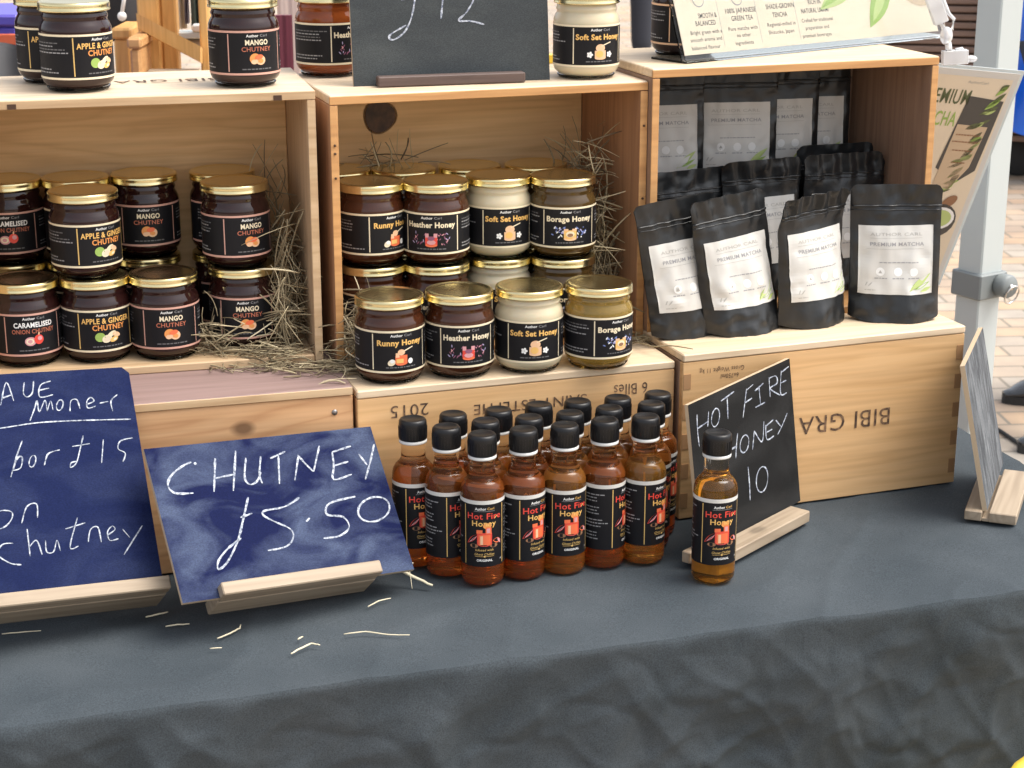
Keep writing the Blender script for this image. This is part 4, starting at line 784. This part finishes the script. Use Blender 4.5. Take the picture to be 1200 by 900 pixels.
straw_clump('straw_bedding', 'tangled dry straw packed along the right side of the pale crate', [(lc('LU', .302, .045, ZL+.01), (.006, .022, .045), 190, .055, .6), (lc('LU', .272, .012, ZL+.001), (.022, .010, .005), 110, .05, .02), (lc('LU', .232, .035, ZL+.002), (.010, .012, .02), 90, .045, .35), (lc('LU', .295, .11, ZL+.06), (.012, .02, .05), 70, .07, .85), (lc('LU', .29, -.012, .1735), (.030, .010, .003), 80, .04, 0), (lc('LU', .328, -.03, .1735), (.018, .014, .004), 60, .035, 0)], rs)
straw_clump('straw_bedding', 'tangled dry straw down both sides of the reddish honey crate', [(lc('CU', .298, .055, ZC+.03), (.008, .018, .06), 240, .06, .6), (lc('CU', .285, .09, ZC+.15), (.014, .014, .02), 45, .06, .5), (lc('CU', .022, .004, ZC+.004), (.009, .014, .028), 130, .045, .3), (lc('CU', .012, -.018, .1695), (.018, .012, .005), 90, .045, 0), (lc('CU', .085, .13, ZC+2*JH), (.022, .012, .010), 26, .05, .5), (lc('CU', .315, -.012, .1695), (.012, .012, .004), 26, .05, 0)], rs)
GS = 'loose straw pieces on the table'
def straw_piece(label, pts, r, z=.0012, m='strawpale'):
    P3 = [onz(px, py, z+dz) for px, py, dz in [(q if len(q) == 3 else (*q, 0)) for q in pts]]; c = P3[0].copy()
    Q3 = []
    for i in range(len(P3)-1):
        for k in range(4): Q3.append(P3[i].lerp(P3[i+1], k/4)+V((0, 0, r*.5*noise.noise(P3[i]*90+V((k, i, 2)))))+V((noise.noise(P3[i]*70+V((k, 5, i))), noise.noise(P3[i]*70+V((i, k, 9))), 0))*r*.5)
    Q3.append(P3[-1]); o = MB().tube([q-c for q in Q3], r*.8, 6, 0, [.55+.45*sin(pi*min(1, .15+.8*i/(len(Q3)-1))) for i in range(len(Q3))]).build('straw_piece', M[m]); o.location = c; tag(o, label, 'straw', GS)
for lab, pts, r in (('short straw in front of the left foot of the deal board', [(171, 723), (184, 720), (197, 717)], .0011), ('short straw lying right of the left foot', [(194, 734), (208, 732), (222, 731)], .0009), ('kinked straw below the chutney foot', [(255, 748), (270, 742), (281, 736), (282, 732)], .0010),
        ('bent straw nearest the table edge', [(341, 766), (352, 760), (365, 754), (375, 756)], .0011), ('long thin straw with a forked end', [(403, 743), (428, 740), (455, 744), (480, 744)], .0008), ('curved straw under the chutney price board corner', [(431, 711), (444, 704), (458, 701)], .0008), ('tiny straw crumb between two longer straws', [(349, 749), (355, 746)], .0010), ('faint straw in the shade of the deal board', [(2, 743), (22, 741), (48, 739)], .0007), ('tiny straw flake below the kinked straw', [(246, 760), (260, 759)], .0007)):
    straw_piece(lab, pts, r)
straw_piece('thick pale straw sticking out past the end of the chutney foot', [(448, 657, .022), (465, 665, .016), (484, 676, .008), (507, 686, .0015)], .0021)
straw_piece('curled thin straw hanging over the end of the chutney foot', [(452, 657, .026), (470, 654, .028), (484, 660, .024), (480, 668, .016), (483, 690, .001)], .0006)
straw_piece('arched pale straw lying on the chutney foot', [(362, 673, .030), (385, 662, .033), (410, 656, .034), (436, 657, .030)], .0014)
straw_piece('hooked thin straw on the chutney foot', [(378, 644, .036), (392, 643, .038), (398, 648, .038), (394, 655, .035)], .0006)
straw_piece('flat straw chip on the foot of the deal board', [(118, 693, .026), (128, 695, .026), (142, 694, .024)], .0012)
straw_piece('pale straw lying across the front of the mango jar', [(290, 398, .195), (310, 384, .205), (332, 368, .214), (350, 354, .22)], .0009)
straw_piece('brown twisted straw at the gap between the two right crates', [(742, 400, .172), (765, 406, .176), (788, 405, .18), (812, 409, .181)], .0010, m='straw')

# ------------------------------------------------------------------ behind the stall
Y1 = 3.3
def q3(px, py, Y=Y1): return ony(px, py, Y)
fs = thing('display_stand', 'golden wooden display stand with a sloping brace behind the pale crate', 'stand', (q3(200, 60).x, Y1, GZ))
o_ = V((q3(200, 60).x, Y1, GZ))
def postm(px0, px1, dy0, dy1, name, m='stand', ztop=1.35, zb=0): 
    xa_, xb_ = q3(px0, 40).x-o_.x, q3(px1, 40).x-o_.x; return MB().bbox(xa_, dy0, zb, xb_, dy1, ztop, .003).build(name, WD[m], fs)
postm(162, 187, 0, .035, 'upright'); postm(187, 205, .02, .05, 'upright'); postm(237, 248, -.03, .03, 'upright')
A_, B_ = q3(164, 17)-o_, q3(241, 54)-o_; A2, B2 = q3(166, 35)-o_, q3(241, 72)-o_
bb = MB(); vs = [A_+V((0, -.012, 0)), B_+V((0, -.034, 0)), B2+V((0, -.034, 0)), A2+V((0, -.012, 0))]; vs += [q_+V((0, -.022, .006)) for q_ in vs]
bb.add(vs, [(3, 2, 1, 0), (4, 5, 6, 7), (0, 1, 5, 4), (1, 2, 6, 5), (2, 3, 7, 6), (3, 0, 4, 7)]).build('sloping_brace', WD['stand'], fs)
zs = q3(210, 80)-o_; MB().bbox(q3(180, 80).x-o_.x, -.06, zs.z-.03, q3(240, 80).x-o_.x, -.036, zs.z+.004, .002).build('lower_rail', WD['block'], fs)
def panel(name, label, cat, px0, py0, px1, py1, Y, m, fold=.01, grp=None, bottom=None, th=.012):
    a_, b_ = ony(px0, py0, Y), ony(px1, py1, Y); zb = b_.z if bottom is None else bottom; w_ = b_.x-a_.x; h_ = a_.z-zb
    b = MB(); b.grid(24, 16, lambda s_, q_: V((w_*s_, fold*sin(s_*11+q_*2)+fold*.5*sin(s_*23+1), h_*q_))); b.grid(24, 16, lambda s_, q_: V((w_*(1-s_), th+fold*sin((1-s_)*11+q_*2), h_*q_)))
    b.grid(24, 1, lambda s_, q_: V((w_*s_, th*q_+fold*sin(s_*11+2), h_)))
    o = b.build(name, m); o.location = (a_.x, Y, zb); return tag(o, label, cat, grp)
def bx(name, label, cat, px0, py0, px1, Y, m, dp=.2, zb=GZ, lid=None):
    a_, b_ = ony(px0, py0, Y), ony(px1, py0, Y); t_ = thing(name, label, cat, ((a_.x+b_.x)/2, Y+dp/2, zb)); w_ = (b_.x-a_.x)/2; h_ = a_.z-zb
    MB().bbox(-w_, -dp/2, 0, w_, dp/2, h_-.02, .004).build('box_body', m, t_); MB().bbox(-w_-.004, -dp/2-.004, h_-.0195, w_+.004, dp/2+.004, h_, .004).build('lid', lid or m, t_); return t_
bx('wooden_box', 'tall golden wooden box with sloping shadow, left of the display stand', 'box', 132, 33, 151, 3.35, WD['stand'], .12)
bx('wooden_box', 'shorter golden wooden box against the left post of the display stand', 'box', 151, 44, 163, 3.2, WD['amber'], .10)
panel('fabric_drape', 'cream cloth hanging inside the display stand', 'cloth', 203, -60, 219, 34, 3.55, M['ccloth'], .006, 'cloths hanging in the display stand')
panel('fabric_drape', 'grey violet cloth hanging beside the cream one', 'cloth', 212, -60, 222, 28, 3.53, M['vcloth'], .006, 'cloths hanging in the display stand')
panel('fabric_drape', 'dark green cloth hanging by the right post of the display stand', 'cloth', 219, -60, 240, 52, 3.50, M['gcloth'], .008, 'cloths hanging in the display stand')
sh = thing('clear_tray', 'clear plastic tray with a white clip on the display stand', 'tray', q3(220, 44, 3.36)); MB().bbox(-.03, -.02, 0, .03, .02, .012, .002).build('tray_body', M['tint'], sh); MB().bbox(.012, -.024, .012, .034, -.004, .026, .003).build('white_clip', M['white'], sh)
MB().bbox(q3(204, 48).x-o_.x, .052, (q3(200, 47, 3.35)-o_).z-.02, q3(238, 48).x-o_.x, .10, (q3(200, 47, 3.35)-o_).z, .002).build('shelf', WD['block'], fs)
bgp = ony(143, 36, 3.6); bgk = thing('black_bag', 'black bag with a white cord hanging left of the display stand', 'bag', bgp)
MB().lathe([(.001, -.02), (.045, -.018), (.06, .02), (.062, .16), (.05, .23), (.03, .26), (.001, .262)], 28, 0, False, Matrix.Diagonal((1, .6, 1, 1))).build('bag_body', M['blackcloth'], bgk)
MB().tube([ony(148, -20, 3.52)-bgp, ony(145, 2, 3.52)-bgp, ony(143, 16, 3.52)-bgp], .004, 6).ball(ony(143, 19, 3.52)-bgp, .009).build('white_cord', M['white'], bgk)
MB().lathe([(.001, 0), (.030, .004), (.036, .06), (.03, .16), (.001, .2)], 20, 0, False, Matrix.Translation((.05, -.03, -.02)) @ Matrix.Diagonal((1, .5, 1, 1))).build('side_pocket', M['slate'], bgk)
pp = bx('storage_box', 'purple storage box with an orange-red rim at the left picture edge', 'box', -40, 17, 18, 3.0, M['purple'], .2, GZ)
zz = ony(0, 44, 2.995).z-GZ; MB().bbox(-.045, -.106, zz-.012, .045, -.101, zz+.006, .002).build('coloured_band', M['vermil'], pp)
dk = ony(0, 50, 2.75); b_ = MB(); b_.grid(20, 14, lambda s_, q_: V((-.1+.138*s_, -.012*sin(s_*9+q_*4)-.02*sin(q_*3), -.3+.3*q_-.05*(s_-.4)**2)))
b_.grid(20, 14, lambda s_, q_: V((-.1+.138*(1-s_), .03-.012*sin((1-s_)*9+q_*4), -.3+.3*q_-.05*((1-s_)-.4)**2))); o = b_.build('dark_jacket', M['slate']); o.location = dk; tag(o, 'dark grey jacket hanging in front of the purple box', 'jacket')
panel('maroon_panel', 'maroon banner panel standing behind the mango jar on the crate top', 'panel', 318, 18, 344, 100, 3.0, M['maroon'], .001, None, GZ)
panel('pink_panel', 'tall pale pink panel standing behind the maroon one', 'panel', 322, -60, 352, 100, 3.3, M['pinkboard'], .001, None, GZ)
# slatted cart with blue tarpaulin, far right
ct = ony(1120, 172, 7.6); CX0 = ony(1030, 100, 7.7).x; cart = thing('slatted_cart', 'brown slatted market cart on wheels, partly under a blue tarpaulin', 'cart', (CX0, 7.7, GZ), R(-12))
zb_ = .16
for k in range(34):
    z_ = zb_+k*.033; MB().bbox(0, 0, z_, 1.5, .02, z_+.024, .003).build('slat', M['slatbrown'], cart)
MB().box(.01, .025, zb_, 1.49, .7, zb_+34*.033).build('cart_body', M['notch'], cart)
for x_ in (.12, .60, 1.10):
    w_ = MB().lathe([(.001, 0), (.075, 0), (.08, .008), (.08, .035), (.075, .043), (.001, .043)], 24, 0, False, Matrix.Translation((x_, .12, .08)) @ Matrix.Rotation(pi/2, 4, 'X')).build('wheel', M['rubber'], cart)
tq = ony(1172, 0, 7.45); tb = MB(); wt, ht = .75, 1.25
def tf(s_, q_, off=0): 
    low = .03+.36*max(0, .5-s_)**1.0*0; f_ = .035*sin(s_*16+q_*5)+.025*sin(s_*33-q_*9)+.03*noise.noise(V((s_*5, q_*6, 2)))
    return V((wt*s_+.02*sin(q_*8), f_-.05*q_+off-.02, -.50-.25*s_+(ht+.25*s_)*q_))
tb.grid(50, 50, lambda a_, c_: tf(a_, c_)); tb.grid(50, 50, lambda a_, c_: tf(1-a_, c_, .006)); o = tb.build('blue_tarpaulin', M['tarp']); o.location = tq; tag(o, 'crumpled bright blue tarpaulin hanging over the slatted cart', 'tarpaulin')
cab = MB().tube([V((1.16, 4.36, GZ+.006)), V((1.20, 4.22, GZ+.006)), V((1.235, 4.05, GZ+.006)), V((1.32, 3.9, GZ+.006)), V((1.6, 3.75, GZ+.006))], .005, 6).build('power_cable', M['rubber']); tag(cab, 'thin black cable lying on the paving beside the black shoe', 'cable')
yb = ony(1189, 966, 1.24); yt = thing('yellow_tub', 'yellow plastic tub at the bottom right corner, in front of the cloth', 'tub', (yb.x+.112, yb.y+.03, GZ), R(14))
MB().lathe([(.085, 0), (.10, yb.z-GZ-.012), (.094, yb.z-GZ-.012), (.08, .006), (.001, .006)], 28, 0, False).build('tub_wall', M['yellowp'], yt); MB().lathe([(.100, yb.z-GZ-.014), (.108, yb.z-GZ-.014), (.109, yb.z-GZ), (.098, yb.z-GZ), (.096, yb.z-GZ-.012)], 28, 0, False).build('rim', M['yellowp'], yt)
p = ony(635, 85, 2.02); o = MB().bbox(-.05, -.004, 0, .05, .004, .01, .001).build('yellow_ruler', M['yellowp']); o.location = (p.x, p.y-.03, ZTC); o.rotation_euler = (0, 0, R(18)); tag(o, 'yellow wooden rule lying behind the grey chalkboard', 'ruler')

# ------------------------------------------------------------------ people (mostly outside the frame)
def skin_mesh(name, joints, edges, mats, parent, sub=2):
    me = bpy.data.meshes.new(name); me.from_pydata([j[0] for j in joints], edges, []); o = bpy.data.objects.new(name, me); S.collection.objects.link(o)
    sk = o.modifiers.new('s', 'SKIN'); sk.use_smooth_shade = True
    for i, j in enumerate(joints): r_ = j[1]; me.skin_vertices[0].data[i].radius = (r_, r_) if not isinstance(r_, tuple) else r_
    me.skin_vertices[0].data[0].use_root = True
    sb = o.modifiers.new('d', 'SUBSURF'); sb.levels = sb.render_levels = sub
    dg = bpy.context.evaluated_depsgraph_get(); m2 = bpy.data.meshes.new_from_object(o.evaluated_get(dg)); o.modifiers.clear(); o.data = m2; bpy.data.meshes.remove(me)
    m2.materials.clear(); m2.materials.append(mats)
    for p_ in m2.polygons: p_.use_smooth = True
    o.parent = parent; return o
def shoe(parent, x, y, yaw):
    m4 = Matrix.Translation((x, y, 0)) @ Matrix.Rotation(yaw, 4, 'Z'); b = MB(); n = 20
    def sec(t): # t 0 heel..1 toe
        yy = -.08+.28*t*1.0; w = .036+.014*sin(pi*min(1, t*1.05))-.02*max(0, t-.85)/.15; h = .085-.045*sst((t-.25)/.35)-.028*sst((t-.75)/.25); return yy, w, h
    vs = []; K = 17
    for i in range(K):
        yy, w, h = sec(i/(K-1))
        for j in range(n): a_ = 2*pi*j/n; vs.append(m4 @ V((w*cos(a_), -yy, max(.018, .018+h*.5+h*.55*sin(a_)))))
    fs_ = [(i*n+j, i*n+(j+1) % n, (i+1)*n+(j+1) % n, (i+1)*n+j) for i in range(K-1) for j in range(n)]+[tuple(range(n))[::-1], tuple((K-1)*n+j for j in range(n))]
    o = b.add(vs, fs_, 0, True).build('shoe', M['shoe'], parent); c = MB(); so_ = []
    for z_ in (0, .022):
        for i in range(24): a_ = 2*pi*i/24; so_.append(m4 @ V((.050*cos(a_)*(1 if sin(a_) < 0 else .9), -.06-.145*sin(a_)*1.0, z_)))
    c.add(so_, [(i, (i+1) % 24, (i+1) % 24+24, i+24) for i in range(24)]+[tuple(range(24))[::-1], tuple(range(24, 48))], 0, False); c.build('sole', M['sole'], o); return o
def person(label, x, y, yaw, coatm, feet=((-.1, 0, 0), (.1, 0, 0)), arm=None, tall=1.0):
    t = thing('person', label, 'person', (x, y, GZ), yaw); (lx, ly, la), (rx, ry, ra) = feet; k = tall
    J = [((0, 0, .95*k), (.15, .11)), ((0, 0, 1.15*k), (.135, .10)), ((0, .01, 1.36*k), (.16, .105)), ((0, .01, 1.46*k), (.065, .06)), ((0, .0, 1.53*k), (.055, .055)), ((0, -.015, 1.62*k), (.076, .092)), ((0, -.01, 1.70*k), (.07, .085)), 
         ((-.10, 0, .9*k), .088), ((lx, ly, .5*k), .058), ((lx, ly, .09), .042), ((.10, 0, .9*k), .088), ((rx, ry, .5*k), .058), ((rx, ry, .09), .042),
         ((-.19, .01, 1.40*k), .052), ((.19, .01, 1.40*k), .052)]
    Ed = [(0, 1), (1, 2), (2, 3), (3, 4), (4, 5), (5, 6), (0, 7), (7, 8), (8, 9), (0, 10), (10, 11), (11, 12), (2, 13), (2, 14)]
    arms = arm or [((-.25, .02, 1.12*k), (-.24, -.06, .88*k)), ((.25, .02, 1.12*k), (.24, -.06, .88*k))]; hands = []
    for s_, (el, wr) in zip((13, 14), arms):
        i = len(J); J += [(el, .043), (wr, .028)]; Ed += [(s_, i), (i, i+1)]; d_ = (V(wr)-V(el)).normalized(); sd = d_.cross(V((0, -1, .2))).normalized(); pm = V(wr)+d_*.055
        J.append((tuple(pm), (.036, .018))); Ed.append((i+1, i+2)); hands.append((V(wr), d_, sd, pm, -1 if s_ == 13 else 1))
    body = skin_mesh('body', J, Ed, M['skin'], t)
    bm = bmesh.new(); bm.from_mesh(body.data)
    for wr, d_, sd, pm, sg_ in hands:
        nrm = d_.cross(sd)
        for f_ in range(5):
            if f_ < 4: base = pm+d_*.012+sd*(.021*(1.5-f_)/1.5); l_ = (.070, .078, .074, .058)[f_]; dirs = [d_+nrm*.05, d_*.9+nrm*.35, d_*.6+nrm*.75]
            else: base = pm-d_*.030+sd*.022; l_ = .055; dirs = [d_*.5+sd*.85, d_*.75+sd*.6, d_*.95+sd*.25]
            pts = [base-dirs[0]*.012]; q_ = base
            pts.append(q_.copy())
            for dd, fr in zip(dirs, (.45, .3, .25)): q_ = q_+dd.normalized()*l_*fr; pts.append(q_.copy())
            fm = MB().tube(pts, .0088, 8, 0, [1, 1.02, .95, .88, .62]); tm = fm.mesh('f', M['skin']); bm.from_mesh(tm); bpy.data.meshes.remove(tm)
    # face: nose, ears
    fm = MB().ball(V((0, -.112, 1.615*k)), .014, 10, 0, (.8, 1, 1.4)).ball(V((-.078, 0, 1.62*k)), .02, 10, 0, (.4, .8, 1.4)).ball(V((.078, 0, 1.62*k)), .02, 10, 0, (.4, .8, 1.4)); tm = fm.mesh('f', M['skin']); bm.from_mesh(tm); bm.to_mesh(body.data); bm.free()
    for p_ in body.data.polygons: p_.use_smooth = True
    for s_ in (-1, 1): MB().ball(V((s_*.03, -.096, 1.645*k)), .011, 10).build('eye', M['white'], body)
    MB().ball(V((0, -.096, 1.575*k)), .018, 10, 0, (1, .35, .3)).build('mouth', M['pink'], body)
    MB().ball(V((0, .012, 1.70*k)), .098, 22, 0, (.92, 1.05, .85)).build('hair', M['hair'], body)
    skin_mesh('jacket', [((0, 0, .86*k), (.175, .135)), ((0, 0, 1.1*k), (.16, .125)), ((0, .01, 1.36*k), (.178, .122)), ((0, .01, 1.45*k), (.085, .08)), ((-.195, .01, 1.40*k), .066), ((.195, .01, 1.40*k), .066), (arms[0][0], .056), (tuple(V(arms[0][0]).lerp(V(arms[0][1]), .93)), .041), (arms[1][0], .056), (tuple(V(arms[1][0]).lerp(V(arms[1][1]), .93)), .041)], [(0, 1), (1, 2), (2, 3), (2, 4), (2, 5), (4, 6), (6, 7), (5, 8), (8, 9)], coatm, body)
    skin_mesh('trousers', [((0, 0, .93*k), (.162, .122)), ((-.10, 0, .84*k), .100), ((lx, ly, .5*k), .078), ((lx, ly-.01, .11), .066), ((.10, 0, .84*k), .100), ((rx, ry, .5*k), .078), ((rx, ry-.01, .11), .066)], [(0, 1), (1, 2), (2, 3), (0, 4), (4, 5), (5, 6)], M['denim'], body)
    shoe(body, lx, ly-.0, la); shoe(body, rx, ry-.0, ra); return t
# stallholder at the left: only a blurred hand reaches into the frame
hx = ony(8, 4, 2.12)
vy = 2.36; vx = -1.06
person('stallholder behind the pale crate, only a hand showing at the top left corner', vx, vy, 0, M['coat'], arm=[((-.27, -.02, 1.15), (-.22, -.20, 1.02)), ((.26, -.06, 1.16), (hx.x-vx-.075, hx.y-vy+.03, hx.z-GZ+.03))])
person('passer-by in black leather shoes standing on the paving at the right edge', 1.42, 4.31, R(-80), M['slate'], feet=((.17, -.05, R(4)), (-.17, .08, R(-6))))
pz = ony(722, 66, 11.0); person('distant passer-by in dark clothes, seen above the right jars', pz.x, 11.0, R(20), M['coat'], feet=((-.12, .05, R(5)), (.14, -.05, R(-10))))
